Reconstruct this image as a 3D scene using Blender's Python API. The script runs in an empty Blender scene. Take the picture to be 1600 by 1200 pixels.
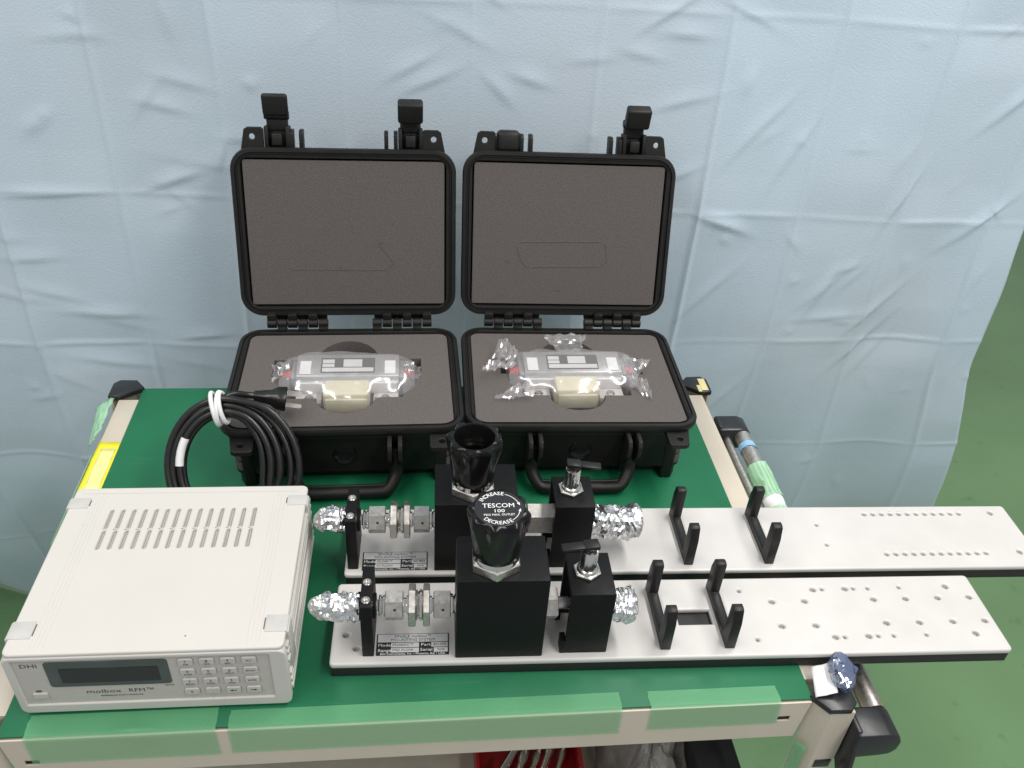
import bpy, bmesh, math, random
from math import sin, cos, pi, radians, sqrt, atan2, exp
from mathutils import Vector, Matrix, noise
random.seed(7)
S = bpy.context.scene
C = S.collection

# ------------------------------------------------------------------ camera
cam = bpy.data.cameras.new('camera'); co = bpy.data.objects.new('camera', cam); C.objects.link(co)
Rr = Vector((0.99407349, -0.0918056, 0.05822059)); Uu = Vector((0.00669592, 0.58624891, 0.81010332)); Ff = Vector((0.10850378, 0.80491239, -0.58338922))
co.matrix_world = Matrix(((Rr.x, Uu.x, -Ff.x, -0.0048), (Rr.y, Uu.y, -Ff.y, -0.6989), (Rr.z, Uu.z, -Ff.z, 0.6893), (0, 0, 0, 1)))
cam.sensor_width = 36; cam.lens = 36*1355.4/1600; cam.clip_start = 0.02; cam.clip_end = 60
S.camera = co

# ------------------------------------------------------------------ light (indoor: ceiling fluorescent fixtures)
W = bpy.data.worlds.new('World'); S.world = W; W.use_nodes = True
bg = W.node_tree.nodes['Background']; bg.inputs[0].default_value = (0.93, 0.97, 1.0, 1); bg.inputs[1].default_value = 0.38
def area(name, loc, sx, sy, power, col=(1, 0.975, 0.94)):
    l = bpy.data.lights.new(name, 'AREA'); l.shape = 'RECTANGLE'; l.size = sx; l.size_y = sy; l.energy = power; l.color = col
    o = bpy.data.objects.new(name, l); C.objects.link(o); o.location = loc
    return o
area('ceiling_light', (-1.05, -0.55, 1.95), 0.30, 3.0, 35)
area('ceiling_light', (1.00, -0.55, 1.95), 0.30, 3.0, 61)
S.view_settings.view_transform = 'Standard'; S.view_settings.look = 'None'; S.view_settings.gamma = 1
S.view_settings.use_curve_mapping = False; S.view_settings.exposure = 0.0
S.render.engine = 'CYCLES'; S.render.resolution_x = 1024; S.render.resolution_y = 768

# ------------------------------------------------------------------ materials
def mat(name, col, rough=0.5, metal=0.0, nscale=60, namt=0.06, bump=0.0, bscale=None, dist=0.001, spec=0.5, coat=0.0, coord='Object'):
    m = bpy.data.materials.new(name); m.use_nodes = True; nt = m.node_tree; b = nt.nodes['Principled BSDF']
    b.inputs['Roughness'].default_value = rough; b.inputs['Metallic'].default_value = metal
    b.inputs['Specular IOR Level'].default_value = spec; b.inputs['Coat Weight'].default_value = coat
    tc = nt.nodes.new('ShaderNodeTexCoord'); no = nt.nodes.new('ShaderNodeTexNoise'); no.inputs['Scale'].default_value = nscale; no.inputs['Detail'].default_value = 6
    nt.links.new(tc.outputs[coord], no.inputs['Vector'])
    mr = nt.nodes.new('ShaderNodeMapRange'); mr.inputs[1].default_value = 0.3; mr.inputs[2].default_value = 0.7; mr.inputs[3].default_value = 1-namt; mr.inputs[4].default_value = 1+namt
    nt.links.new(no.outputs['Fac'], mr.inputs[0])
    mx = nt.nodes.new('ShaderNodeMix'); mx.data_type = 'RGBA'; mx.blend_type = 'MULTIPLY'; mx.inputs[0].default_value = 1
    mx.inputs[6].default_value = (*col, 1); nt.links.new(mr.outputs[0], mx.inputs[7]); nt.links.new(mx.outputs[2], b.inputs['Base Color'])
    mr2 = nt.nodes.new('ShaderNodeMapRange'); mr2.inputs[1].default_value = 0.3; mr2.inputs[2].default_value = 0.7
    mr2.inputs[3].default_value = max(0, rough-0.06); mr2.inputs[4].default_value = min(1, rough+0.06)
    nt.links.new(no.outputs['Fac'], mr2.inputs[0]); nt.links.new(mr2.outputs[0], b.inputs['Roughness'])
    if bump > 0:
        n2 = nt.nodes.new('ShaderNodeTexNoise'); n2.inputs['Scale'].default_value = bscale or nscale*6; n2.inputs['Detail'].default_value = 3
        nt.links.new(tc.outputs[coord], n2.inputs['Vector'])
        bp = nt.nodes.new('ShaderNodeBump'); bp.inputs['Strength'].default_value = bump; bp.inputs['Distance'].default_value = dist
        nt.links.new(n2.outputs['Fac'], bp.inputs['Height']); nt.links.new(bp.outputs['Normal'], b.inputs['Normal'])
    return m
def film(name, col, opacity, rough=0.1, gloss=0.15, bumpscale=0, bump=0.3):
    m = bpy.data.materials.new(name); m.use_nodes = True; nt = m.node_tree; nt.nodes.remove(nt.nodes['Principled BSDF'])
    out = nt.nodes['Material Output']
    tr = nt.nodes.new('ShaderNodeBsdfTransparent'); di = nt.nodes.new('ShaderNodeBsdfDiffuse'); di.inputs[0].default_value = (*col, 1)
    gl = nt.nodes.new('ShaderNodeBsdfGlossy'); gl.inputs['Roughness'].default_value = rough
    a = nt.nodes.new('ShaderNodeMixShader'); a.inputs[0].default_value = opacity
    b = nt.nodes.new('ShaderNodeMixShader'); b.inputs[0].default_value = gloss
    nt.links.new(tr.outputs[0], a.inputs[1]); nt.links.new(di.outputs[0], a.inputs[2])
    nt.links.new(a.outputs[0], b.inputs[1]); nt.links.new(gl.outputs[0], b.inputs[2]); nt.links.new(b.outputs[0], out.inputs[0])
    if bumpscale:
        tc = nt.nodes.new('ShaderNodeTexCoord'); wv = nt.nodes.new('ShaderNodeTexWave'); wv.inputs['Scale'].default_value = bumpscale; wv.inputs['Distortion'].default_value = 1.5; wv.inputs['Detail'].default_value = 2
        nt.links.new(tc.outputs['Object'], wv.inputs['Vector'])
        mr = nt.nodes.new('ShaderNodeMapRange'); mr.inputs[3].default_value = opacity*0.8; mr.inputs[4].default_value = min(1, opacity*1.2)
        nt.links.new(wv.outputs['Fac'], mr.inputs[0]); nt.links.new(mr.outputs[0], a.inputs[0])
        bp = nt.nodes.new('ShaderNodeBump'); bp.inputs['Strength'].default_value = bump; bp.inputs['Distance'].default_value = 0.0004
        nt.links.new(wv.outputs['Fac'], bp.inputs['Height']); nt.links.new(bp.outputs[0], di.inputs['Normal']); nt.links.new(bp.outputs[0], gl.inputs['Normal'])
    return m

M = dict(
 case=mat('case_black_plastic', (0.009, 0.0086, 0.0082), 0.5, bump=0.35, bscale=900, dist=0.0004, nscale=40, namt=0.15, spec=0.35),
 seal=mat('case_seal_rubber', (0.012, 0.012, 0.012), 0.6),
 foam=mat('grey_foam', (0.120, 0.107, 0.102), 0.95, bump=0.7, bscale=1500, dist=0.0006, nscale=750, namt=0.26, spec=0.1),
 white=mat('instrument_ivory_plastic', (0.575, 0.555, 0.52), 0.55, bump=0.2, bscale=1800, dist=0.0002, nscale=14, namt=0.015),
 white2=mat('instrument_clip_plastic', (0.50, 0.49, 0.47), 0.5),
 slotfloor=mat('vent_inner_plastic', (0.36, 0.33, 0.31), 0.6),
 panel=mat('instrument_panel_film', (0.50, 0.48, 0.44), 0.45, nscale=200, namt=0.03),
 lcd=mat('display_window', (0.055, 0.075, 0.065), 0.16, nscale=30, namt=0.2),
 lcd2=mat('display_dark_glass', (0.012, 0.016, 0.014), 0.25, nscale=30, namt=0.3),
 button=mat('button_rubber', (0.52, 0.50, 0.465), 0.5),
 ink=mat('dark_print', (0.07, 0.068, 0.07), 0.6),
 inkw=mat('white_print', (0.82, 0.82, 0.80), 0.6),
 inkb=mat('black_print', (0.02, 0.02, 0.022), 0.5),
 plate=mat('plate_white_enamel', (0.575, 0.555, 0.535), 0.36, bump=0.18, bscale=260, dist=0.0003, nscale=22, namt=0.035),
 dark=mat('plate_dark_base', (0.018, 0.017, 0.018), 0.6),
 black=mat('black_anodised_metal', (0.0045, 0.0046, 0.0052), 0.5, bump=0.25, bscale=1600, dist=0.0003, nscale=120, namt=0.25, spec=0.2),
 black2=mat('black_delrin', (0.010, 0.010, 0.010), 0.42, spec=0.35, bump=0.1, bscale=900, dist=0.0003),
 knob=mat('black_bakelite', (0.006, 0.006, 0.0066), 0.22, nscale=80, namt=0.2, spec=0.3),
 disc=mat('knob_label_disc', (0.018, 0.018, 0.022), 0.35),
 steel=mat('stainless_steel', (0.62, 0.60, 0.56), 0.30, 1.0, nscale=300, namt=0.1, bump=0.1, bscale=1200, dist=0.0002),
 satin=mat('satin_steel', (0.60, 0.57, 0.53), 0.42, 1.0, nscale=250, namt=0.12, bump=0.15, bscale=1500, dist=0.0002),
 stem=mat('polished_stem', (0.80, 0.78, 0.75), 0.24, 1.0, nscale=100, namt=0.04),
 chrome=mat('chrome', (0.78, 0.77, 0.75), 0.10, 1.0, nscale=100, namt=0.05),
 brass=mat('nickel_brass', (0.60, 0.55, 0.42), 0.3, 1.0),
 foil=mat('aluminium_foil', (0.84, 0.84, 0.85), 0.30, 1.0, nscale=150, namt=0.05, bump=0.40, bscale=240, dist=0.0012),
 alu=mat('element_aluminium', (0.45, 0.44, 0.43), 0.4, 0.7, nscale=120, namt=0.05),
 pale_side=mat('element_pale_side', (0.72, 0.69, 0.68), 0.35),
 cream=mat('cream_connector', (0.70, 0.64, 0.45), 0.45),
 red=mat('red_cap_plastic', (0.50, 0.012, 0.02), 0.35),
 sticker=mat('white_sticker', (0.80, 0.80, 0.80), 0.5),
 greylab=mat('grey_label_field', (0.62, 0.62, 0.62), 0.4),
 mat_=mat('green_rubber_mat', (0.0085, 0.140, 0.060), 0.50, bump=0.25, bscale=700, dist=0.0003, nscale=9, namt=0.11, spec=0.35),
 cart=mat('cart_ivory_paint', (0.585, 0.525, 0.43), 0.42, bump=0.12, bscale=350, dist=0.0003, nscale=18, namt=0.03),
 cap=mat('corner_cap_plastic', (0.016, 0.017, 0.019), 0.35, bump=0.2, bscale=600, dist=0.0003),
 cord=mat('black_cord_pvc', (0.012, 0.012, 0.012), 0.33),
 tie=mat('white_tie', (0.78, 0.78, 0.78), 0.6),
 blade=mat('plug_blade_nickel', (0.55, 0.52, 0.48), 0.3, 1.0),
 yellow=mat('yellow_label', (0.85, 0.75, 0.03), 0.5, nscale=70, namt=0.06),
 paleyellow=mat('pale_yellow_label', (0.62, 0.56, 0.28), 0.6),
 tape=film('green_masking_tape', (0.20, 0.56, 0.28), 0.42, 0.4, 0.02, 330, 0.12),
 tapew=film('green_tape_wrapped', (0.40, 0.70, 0.45), 0.72, 0.35, 0.04, 60, 0.15),
 bag=film('clear_polythene', (0.80, 0.78, 0.80), 0.17, 0.16, 0.15),
 bagblue=film('blue_polythene', (0.10, 0.14, 0.30), 0.55, 0.10, 0.28),
 rag=mat('grey_crumpled_plastic', (0.30, 0.285, 0.265), 0.3, nscale=18, namt=0.35, bump=0.5, bscale=60, dist=0.004),
 redtray=mat('red_tray_plastic', (0.32, 0.008, 0.012), 0.35),
 bluetape=mat('light_blue_tape', (0.25, 0.50, 0.75), 0.5),
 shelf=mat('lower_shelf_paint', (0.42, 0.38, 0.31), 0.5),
)

# floor: green epoxy with scuffs
mf = mat('floor_green_epoxy', (0.156, 0.280, 0.132), 0.30, nscale=2.6, namt=0.10, bump=0.06, bscale=25, dist=0.002); M['floor'] = mf
nt = mf.node_tree; b = nt.nodes['Principled BSDF']; lk = b.inputs['Base Color'].links[0]; src = lk.from_socket
n3 = nt.nodes.new('ShaderNodeTexNoise'); n3.inputs['Scale'].default_value = 26; n3.inputs['Detail'].default_value = 8
tc = nt.nodes.new('ShaderNodeTexCoord'); nt.links.new(tc.outputs['Object'], n3.inputs['Vector'])
cr = nt.nodes.new('ShaderNodeMapRange'); cr.inputs[1].default_value = 0.64; cr.inputs[2].default_value = 0.74; cr.inputs[3].default_value = 0; cr.inputs[4].default_value = 0.55
nt.links.new(n3.outputs['Fac'], cr.inputs[0]); mx = nt.nodes.new('ShaderNodeMix'); mx.data_type = 'RGBA'
nt.links.new(cr.outputs[0], mx.inputs[0]); nt.links.new(src, mx.inputs[6]); mx.inputs[7].default_value = (0.10, 0.17, 0.09, 1); nt.links.new(mx.outputs[2], b.inputs['Base Color'])

mm = M['mat_']; nt = mm.node_tree; b = nt.nodes['Principled BSDF']; src = b.inputs['Base Color'].links[0].from_socket
tc = nt.nodes.new('ShaderNodeTexCoord'); mp = nt.nodes.new('ShaderNodeMapping'); mp.inputs['Scale'].default_value = (14, 90, 1); mp.inputs['Rotation'].default_value = (0, 0, 0.5)
n3 = nt.nodes.new('ShaderNodeTexNoise'); n3.inputs['Scale'].default_value = 1.0; n3.inputs['Detail'].default_value = 7
nt.links.new(tc.outputs['Object'], mp.inputs['Vector']); nt.links.new(mp.outputs[0], n3.inputs['Vector'])
cr = nt.nodes.new('ShaderNodeMapRange'); cr.inputs[1].default_value = 0.62; cr.inputs[2].default_value = 0.72; cr.inputs[3].default_value = 0; cr.inputs[4].default_value = 0.35
nt.links.new(n3.outputs['Fac'], cr.inputs[0]); mx = nt.nodes.new('ShaderNodeMix'); mx.data_type = 'RGBA'
nt.links.new(cr.outputs[0], mx.inputs[0]); nt.links.new(src, mx.inputs[6]); mx.inputs[7].default_value = (0.03, 0.19, 0.10, 1); nt.links.new(mx.outputs[2], b.inputs['Base Color'])

# cloth: pale blue woven sheet
mc = mat('pale_blue_cloth', (0.56, 0.668, 0.77), 0.85, nscale=5, namt=0.03, bump=0.5, bscale=380, dist=0.0008, spec=0.2); M['cloth'] = mc
nt = mc.node_tree; b = nt.nodes['Principled BSDF']; b.inputs['Sheen Weight'].default_value = 0.15
src = b.inputs['Base Color'].links[0].from_socket
n3 = nt.nodes.new('ShaderNodeTexNoise'); n3.inputs['Scale'].default_value = 3.0; n3.inputs['Detail'].default_value = 3
tc = nt.nodes.new('ShaderNodeTexCoord'); nt.links.new(tc.outputs['Object'], n3.inputs['Vector'])
cr = nt.nodes.new('ShaderNodeMapRange'); cr.inputs[1].default_value = 0.42; cr.inputs[2].default_value = 0.66; cr.inputs[3].default_value = 0; cr.inputs[4].default_value = 0.55
nt.links.new(n3.outputs['Fac'], cr.inputs[0]); mx = nt.nodes.new('ShaderNodeMix'); mx.data_type = 'RGBA'
nt.links.new(cr.outputs[0], mx.inputs[0]); nt.links.new(src, mx.inputs[6]); mx.inputs[7].default_value = (0.60, 0.665, 0.735, 1); nt.links.new(mx.outputs[2], b.inputs['Base Color'])

# ------------------------------------------------------------------ helpers
def link(name, me, m, parent=None, ang=35):
    o = bpy.data.objects.new(name, me); C.objects.link(o)
    me.materials.clear()
    me.materials.append(M[m] if isinstance(m, str) else m)
    for p in me.polygons: p.use_smooth = True; p.material_index = 0
    if ang is not None: me.set_sharp_from_angle(angle=radians(ang))
    if parent is not None: o.parent = parent
    return o
def bmobj(name, bm, m, parent=None, ang=35):
    bmesh.ops.recalc_face_normals(bm, faces=bm.faces)
    me = bpy.data.meshes.new(name); bm.to_mesh(me); bm.free()
    return link(name, me, m, parent, ang)
def thing(name, label, cat, loc=(0, 0, 0), rz=0, group=None):
    o = bpy.data.objects.new(name, None); C.objects.link(o); o.location = loc; o.rotation_euler = (0, 0, rz); o.empty_display_size = 0.02
    o['label'] = label; o['category'] = cat
    if group: o['group'] = group
    return o
def tag(o, label, cat, group=None):
    o['label'] = label; o['category'] = cat
    if group: o['group'] = group
    return o
def addbox(bm, x0, x1, y0, y1, z0, z1, bev=0, seg=2, mtx=None):
    r = bmesh.ops.create_cube(bm, size=1); vs = r['verts']
    for v in vs: v.co = Vector(((x0+x1)/2+v.co.x*(x1-x0), (y0+y1)/2+v.co.y*(y1-y0), (z0+z1)/2+v.co.z*(z1-z0)))
    if bev:
        es = list({e for v in vs for e in v.link_edges})
        r = bmesh.ops.bevel(bm, geom=es, offset=bev, segments=seg, profile=0.5, affect='EDGES')
        vs = list({v for v in r['verts']} | {v for v in vs if v.is_valid})
    if mtx is not None: bmesh.ops.transform(bm, matrix=mtx, verts=[v for v in vs if v.is_valid])
def box(name, x0, x1, y0, y1, z0, z1, m, parent=None, bev=0.0005, seg=2, mtx=None):
    bm = bmesh.new(); addbox(bm, x0, x1, y0, y1, z0, z1, bev, seg, mtx); return bmobj(name, bm, m, parent)
def frame(d):
    d = Vector(d).normalized(); a = Vector((0, 0, 1)) if abs(d.z) < 0.9 else Vector((1, 0, 0))
    u = a.cross(d).normalized(); v = d.cross(u); return u, v, d
def addrev(bm, origin, axis, prof, seg=32, rot=0, rf=None):
    # prof: list of (radius, dist along axis); caps both ends
    u, v, d = frame(axis); o = Vector(origin); rings = []
    for i, (r, t) in enumerate(prof):
        ring = []
        for k in range(seg):
            a = 2*pi*k/seg+rot; rr = r if rf is None else rf(r, t, a)
            ring.append(bm.verts.new(o+d*t+(u*cos(a)+v*sin(a))*rr))
        rings.append(ring)
    for a, b_ in zip(rings, rings[1:]):
        for k in range(seg): bm.faces.new((a[k], a[(k+1) % seg], b_[(k+1) % seg], b_[k]))
    bm.faces.new(rings[0][::-1]); bm.faces.new(rings[-1])
def rev(name, origin, axis, prof, m, parent=None, seg=32, rot=0, rf=None, ang=35):
    bm = bmesh.new(); addrev(bm, origin, axis, prof, seg, rot, rf); return bmobj(name, bm, m, parent, ang)
def hexprof(h0, h1, r, c=0.0012): return [(r-c*0.9, h0), (r, h0+c*0.5), (r, h1-c*0.5), (r-c*0.9, h1)]
def prism(name, pts, x0, x1, m, parent=None, bev=0.0006, axis='x'):
    bm = bmesh.new()
    f = (lambda p, x: (x, p[0], p[1])) if axis == 'x' else (lambda p, x: (p[0], x, p[1])) if axis == 'y' else (lambda p, x: (p[0], p[1], x))
    a = [bm.verts.new(f(p, x0)) for p in pts]; c_ = [bm.verts.new(f(p, x1)) for p in pts]; n = len(pts)
    bm.faces.new(a); bm.faces.new(c_[::-1])
    for i in range(n): bm.faces.new((a[i], c_[i], c_[(i+1) % n], a[(i+1) % n]))
    bmesh.ops.recalc_face_normals(bm, faces=bm.faces)
    if bev: bmesh.ops.bevel(bm, geom=list(bm.edges), offset=bev, segments=2, profile=0.5, affect='EDGES')
    return bmobj(name, bm, m, parent)
def rrect(w, d, r, n=6, cx=0, cy=0):
    pts = []
    for (sx, sy, a0) in ((1, 1, 0), (-1, 1, pi/2), (-1, -1, pi), (1, -1, 3*pi/2)):
        for k in range(n+1):
            a = a0+pi/2*k/n; pts.append((cx+sx*(w/2-r)+r*cos(a), cy+sy*(d/2-r)+r*sin(a)))
    return pts
def circ(cx, cy, r, n=14, rx=1): return [(cx+r*rx*cos(2*pi*k/n), cy+r*sin(2*pi*k/n)) for k in range(n)]
def parea(p): return abs(sum(p[k][0]*p[(k+1) % len(p)][1]-p[(k+1) % len(p)][0]*p[k][1] for k in range(len(p))))/2
def plate2d(name, outline, holes, t, m, parent=None, mtx=None, bev=0.0, ang=35):
    # extruded 2D plate with holes; the fill is checked by area and redone at another angle if it failed
    want = parea(outline)-sum(parea(h) for h in holes); best = None
    for RA in ((0.371, 0.93, 1.71, 0.13, 2.37, 0.61, 2.83, 1.23) if holes else (0.0,)):
        cu = bpy.data.curves.new(name, 'CURVE'); cu.dimensions = '2D'; cu.fill_mode = 'BOTH'; c0, s0 = cos(RA), sin(RA)
        for pts in [outline]+holes:
            sp = cu.splines.new('POLY'); sp.points.add(len(pts)-1); sp.use_cyclic_u = True
            for p, q in zip(sp.points, pts): p.co = (q[0]*c0-q[1]*s0, q[0]*s0+q[1]*c0, 0, 1)
        cu.extrude = max(0, t/2-bev); cu.bevel_depth = bev; cu.bevel_resolution = 3; cu.offset = -bev
        tmp = bpy.data.objects.new('tmp', cu); me = bpy.data.meshes.new_from_object(tmp); bpy.data.objects.remove(tmp); bpy.data.curves.remove(cu)
        got = sum(p.area for p in me.polygons if abs(p.normal.z) > 0.9995)/2; err = abs(got/want-1)
        if best is None or err < best[0]:
            if best: bpy.data.meshes.remove(best[1])
            best = (err, me, RA)
        else: bpy.data.meshes.remove(me)
        if best[0] < 0.12 and len(holes) < 6 or best[0] < 0.10: break
    err, me, RA = best
    me.name = name
    if err > 0.15: print('FILL?', name, err)
    bm = bmesh.new(); bm.from_mesh(me); bmesh.ops.remove_doubles(bm, verts=bm.verts, dist=1e-6); bmesh.ops.recalc_face_normals(bm, faces=bm.faces); bm.to_mesh(me); bm.free()
    me.transform(Matrix.Rotation(-RA, 4, 'Z'))
    flat = [p.index for p in me.polygons if abs(p.normal.z) > 0.9995]
    if mtx is not None: me.transform(mtx)
    o = link(name, me, m, parent, ang)
    for i in flat: me.polygons[i].use_smooth = False
    return o
TX = lambda x, y, z: Matrix.Translation((x, y, z))
XZ = Matrix(((1, 0, 0, 0), (0, 0, -1, 0), (0, 1, 0, 0), (0, 0, 0, 1)))      # 2D (x,y) -> (x,-,z): faces -Y
def textmesh(s, size, align='CENTER', ext=0.00008, bold=0.0):
    cu = bpy.data.curves.new('t', 'FONT'); cu.body = s; cu.size = size; cu.align_x = align; cu.align_y = 'CENTER'; cu.extrude = ext; cu.resolution_u = 2; cu.offset = bold
    tmp = bpy.data.objects.new('tmp', cu); me = bpy.data.meshes.new_from_object(tmp); bpy.data.objects.remove(tmp); bpy.data.curves.remove(cu); return me
def lettering(name, items, m, parent, base):
    # items: (string, size, x, y, rot, align, xscale)
    bm = bmesh.new()
    for s, size, x, y, rot, al, xs in items:
        me = textmesh(s, size, al); me.transform(base @ TX(x, y, 0) @ Matrix.Rotation(rot, 4, 'Z') @ Matrix.Diagonal((xs, 1, 1, 1))); bm.from_mesh(me); bpy.data.meshes.remove(me)
    me = bpy.data.meshes.new(name); bm.to_mesh(me); bm.free(); return link(name, me, m, parent, None)
def spline(pts, n=8, closed=False):
    P = [Vector(p) for p in pts]; out = []; N = len(P)
    for i in range(N if closed else N-1):
        p0 = P[(i-1) % N] if closed or i > 0 else P[i]; p1 = P[i]; p2 = P[(i+1) % N]; p3 = P[(i+2) % N] if closed or i+2 < N else P[i+1]
        for k in range(n):
            t = k/n; out.append(0.5*((2*p1)+(p2-p0)*t+(2*p0-5*p1+4*p2-p3)*t*t+(-p0+3*p1-3*p2+p3)*t**3))
    if not closed: out.append(P[-1])
    return out
def addtube(bm, pts, r, seg=10, closed=False, flat=None):
    pts = [Vector(p) for p in pts]; N = len(pts); rings = []; u = None
    for i, p in enumerate(pts):
        d = (pts[(i+1) % N]-pts[i-1]) if closed else (pts[min(i+1, N-1)]-pts[max(i-1, 0)])
        d.normalize()
        if u is None: u = frame(d)[0]
        u = (u-d*u.dot(d)).normalized(); v = d.cross(u); rr = r(i/(N-1)) if callable(r) else r
        rings.append([bm.verts.new(p+(u*cos(2*pi*k/seg)+v*sin(2*pi*k/seg)*(flat or 1))*rr) for k in range(seg)])
    for i in range(N if closed else N-1):
        a, b_ = rings[i], rings[(i+1) % N]
        for k in range(seg): bm.faces.new((a[k], a[(k+1) % seg], b_[(k+1) % seg], b_[k]))
    if not closed: bm.faces.new(rings[0][::-1]); bm.faces.new(rings[-1])
def tube(name, pts, r, m, parent=None, seg=10, closed=False, flat=None, ang=50):
    bm = bmesh.new(); addtube(bm, pts, r, seg, closed, flat); return bmobj(name, bm, m, parent, ang)
def loft(name, rings, m, parent=None, n=7, capa=True, capb=False, ang=40, mtx=None):
    # rings: (w, d, r, z)
    bm = bmesh.new(); R_ = []
    for w, d, r, z in rings: R_.append([bm.verts.new((x, y, z)) for x, y in rrect(w, d, r, n)])
    N = len(R_[0])
    for a, b_ in zip(R_, R_[1:]):
        for k in range(N): bm.faces.new((a[k], a[(k+1) % N], b_[(k+1) % N], b_[k]))
    if capa: bm.faces.new(R_[0][::-1])
    if capb: bm.faces.new(R_[-1])
    if mtx is not None: bm.transform(mtx)
    return bmobj(name, bm, m, parent, ang)

# ------------------------------------------------------------------ setting
FZ = -0.80
bm = bmesh.new(); bmesh.ops.create_grid(bm, x_segments=2, y_segments=2, size=2.2); bm.transform(TX(0.4, 1.55, FZ))
fl = bmobj('floor', bm, 'floor'); fl['kind'] = 'structure'

# backdrop sheet with fold creases
VX = [-0.875, -0.72, -0.565, -0.408, -0.258, -0.10, 0.068, 0.235, 0.405, 0.562, 0.718, 0.872]
def nz(x, y, z=0.0): return noise.noise(Vector((x, y, z)))
_r = random.Random(21); PUCK = [(0.45, 0.145, -0.35, 0.035, 0.0055), (-0.33, 0.200, 0.35, 0.035, 0.0035), (-0.33, 0.30, -0.2, 0.03, 0.0022), (0.66, -0.015, 0.1, 0.05, 0.002), (-0.46, -0.01, -0.08, 0.05, 0.003)]
PUCK += [(_r.uniform(-0.6, 0.95), _r.uniform(-0.5, 0.45), _r.uniform(-1.5, 1.5), _r.uniform(0.006, 0.035), _r.uniform(0.0006, 0.0022)) for _ in range(90)]
PUCK += [(_r.uniform(0.40, 0.92), _r.uniform(-0.35, 0.42), _r.uniform(0.75, 1.25), _r.uniform(0.04, 0.065), _r.uniform(0.0016, 0.0042)) for _ in range(13)]
PUCK += [(_r.uniform(-0.60, -0.12), _r.uniform(-0.15, 0.42), _r.uniform(-0.35, 0.15), _r.uniform(0.03, 0.06), _r.uniform(0.0010, 0.0026)) for _ in range(12)]
PUCK += [(_r.uniform(-0.15, 0.45), _r.uniform(0.30, 0.46), _r.uniform(-0.8, 0.8), _r.uniform(0.02, 0.05), _r.uniform(0.0010, 0.0024)) for _ in range(12)]
HZ = (0.665, 0.437, 0.170, -0.062, -0.300, -0.54, -0.77)
def lip(d, w): return exp(-(d/w)**2) if abs(d) < 3*w else 0.0
def cloth_h(x, z):
    h = 0.0
    for i, vx in enumerate(VX):
        d = x-vx-0.004*nz(z*1.3, i*3.1)
        if abs(d) > 0.09: continue
        f = max(0.15, 0.75+0.9*nz(z*2.1, i*7.7))*(0.4 if i in (5, 6, 7) else 1.1 if i == 4 else 1.5 if i < 4 else 1.1)
        s_ = 1 if i % 3 else -1
        h += f*(0.0046*s_*max(0, 1-abs(d)/0.070)**1.2 + 0.0025*lip(d, 0.0046))
    for i, hz in enumerate(HZ):
        d = z-hz-0.010*nz(x*1.5, i*5.5)+0.02*(x-0.05)*(1 if i == 2 else 0.3)
        if abs(d) > 0.08: continue
        col = sum(1 for vx in VX if x > vx); e = min(abs(x-vx) for vx in VX)
        f = (0.35+1.5*abs(nz(col*1.37+0.3, i*2.9, 4.0)))*min(1, 0.35+e/0.05)
        h += f*(0.0032*(1 if (i+col) % 2 else -1)*max(0, 1-abs(d)/0.060)**1.2 + 0.0014*lip(d, 0.0048))
    # slack: broad, uneven
    h += 0.016*nz(x*1.4, z*1.2, 1.0) + 0.0045*nz(x*3.7, z*2.6, 2.0) + 0.0010*nz(x*9, z*8, 6.0)
    # long drag folds fanning down the right half
    q = max(0.0, min(1.0, (x-0.42)/0.40)); t = (x*0.86-z*0.36)+0.02*nz(x*1.5, z*1.5, 3)
    h += q*max(0.25, 1-max(0, x-0.72)/0.20)*(0.0115*sin(t*15+0.5)+0.0030*sin(t*41+2)*(0.5+0.5*sin(t*9+1)))
    dn = max(0.0, -z-0.10)
    h += dn*0.030*sin(x*21+2*nz(x*3, z*2))
    for (px_, pz_, ang_, ln_, am_) in PUCK:
        dx, dz = x-px_, z-pz_
        if abs(dx) > 0.14 or abs(dz) > 0.14: continue
        u = dx*cos(ang_)+dz*sin(ang_); v = -dx*sin(ang_)+dz*cos(ang_)+0.004*nz(u*14, px_*9)
        if abs(u) > 2*ln_: continue
        h += am_*exp(-(u/ln_)**2)*(max(0, 1+v/0.006) if v < 0 else max(0, 1-v/0.022)**1.5)
    return h
x0, x1 = -1.05, 0.94; z1, z0 = 0.72, -0.795
def samples(a, b_, base, lines, half, fine):
    v = {round(a+(b_-a)*k/int((b_-a)/base), 5) for k in range(int((b_-a)/base)+1)}
    for l in lines:
        n = int(2*half/fine)
        for k in range(n+1):
            p = l-half+2*half*k/n
            if a < p < b_: v.add(round(p, 5))
    v = sorted(v); out = [v[0]]
    for p in v[1:]:
        if p-out[-1] > 0.0009: out.append(p)
    out[-1] = b_; return out
XS = samples(x0, x1, 0.0048, VX, 0.013, 0.0018); ZS = samples(z0, z1, 0.0046, [z for z in HZ if z > -0.6], 0.016, 0.0022)
vs = []; fs = []; NX = len(XS)-1; NZ_ = len(ZS)-1
for z in ZS:
    yb = 0.452 if z > 0 else 0.452+0.17*(z/0.8)**2
    ex = 0 if z > 0 else (0.06*(z/0.3)**2 if z > -0.3 else 0.06+0.20*(-z-0.3))
    for x in XS:
        w = max(0, (x-0.5)/(x1-0.5))
        vs.append((x+w*w*ex+w*w*(0.006*nz(z*9, 1.5)-0.012*z), yb-cloth_h(x, z), z))
for j in range(NZ_):
    for i in range(NX):
        k = j*(NX+1)+i; fs.append((k, k+1, k+NX+2, k+NX+1))
me = bpy.data.meshes.new('backdrop_cloth'); me.from_pydata(vs, [], fs); bm = bmesh.new(); bm.from_mesh(me)
o = bmobj('backdrop_cloth', bm, 'cloth', ang=None)
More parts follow.
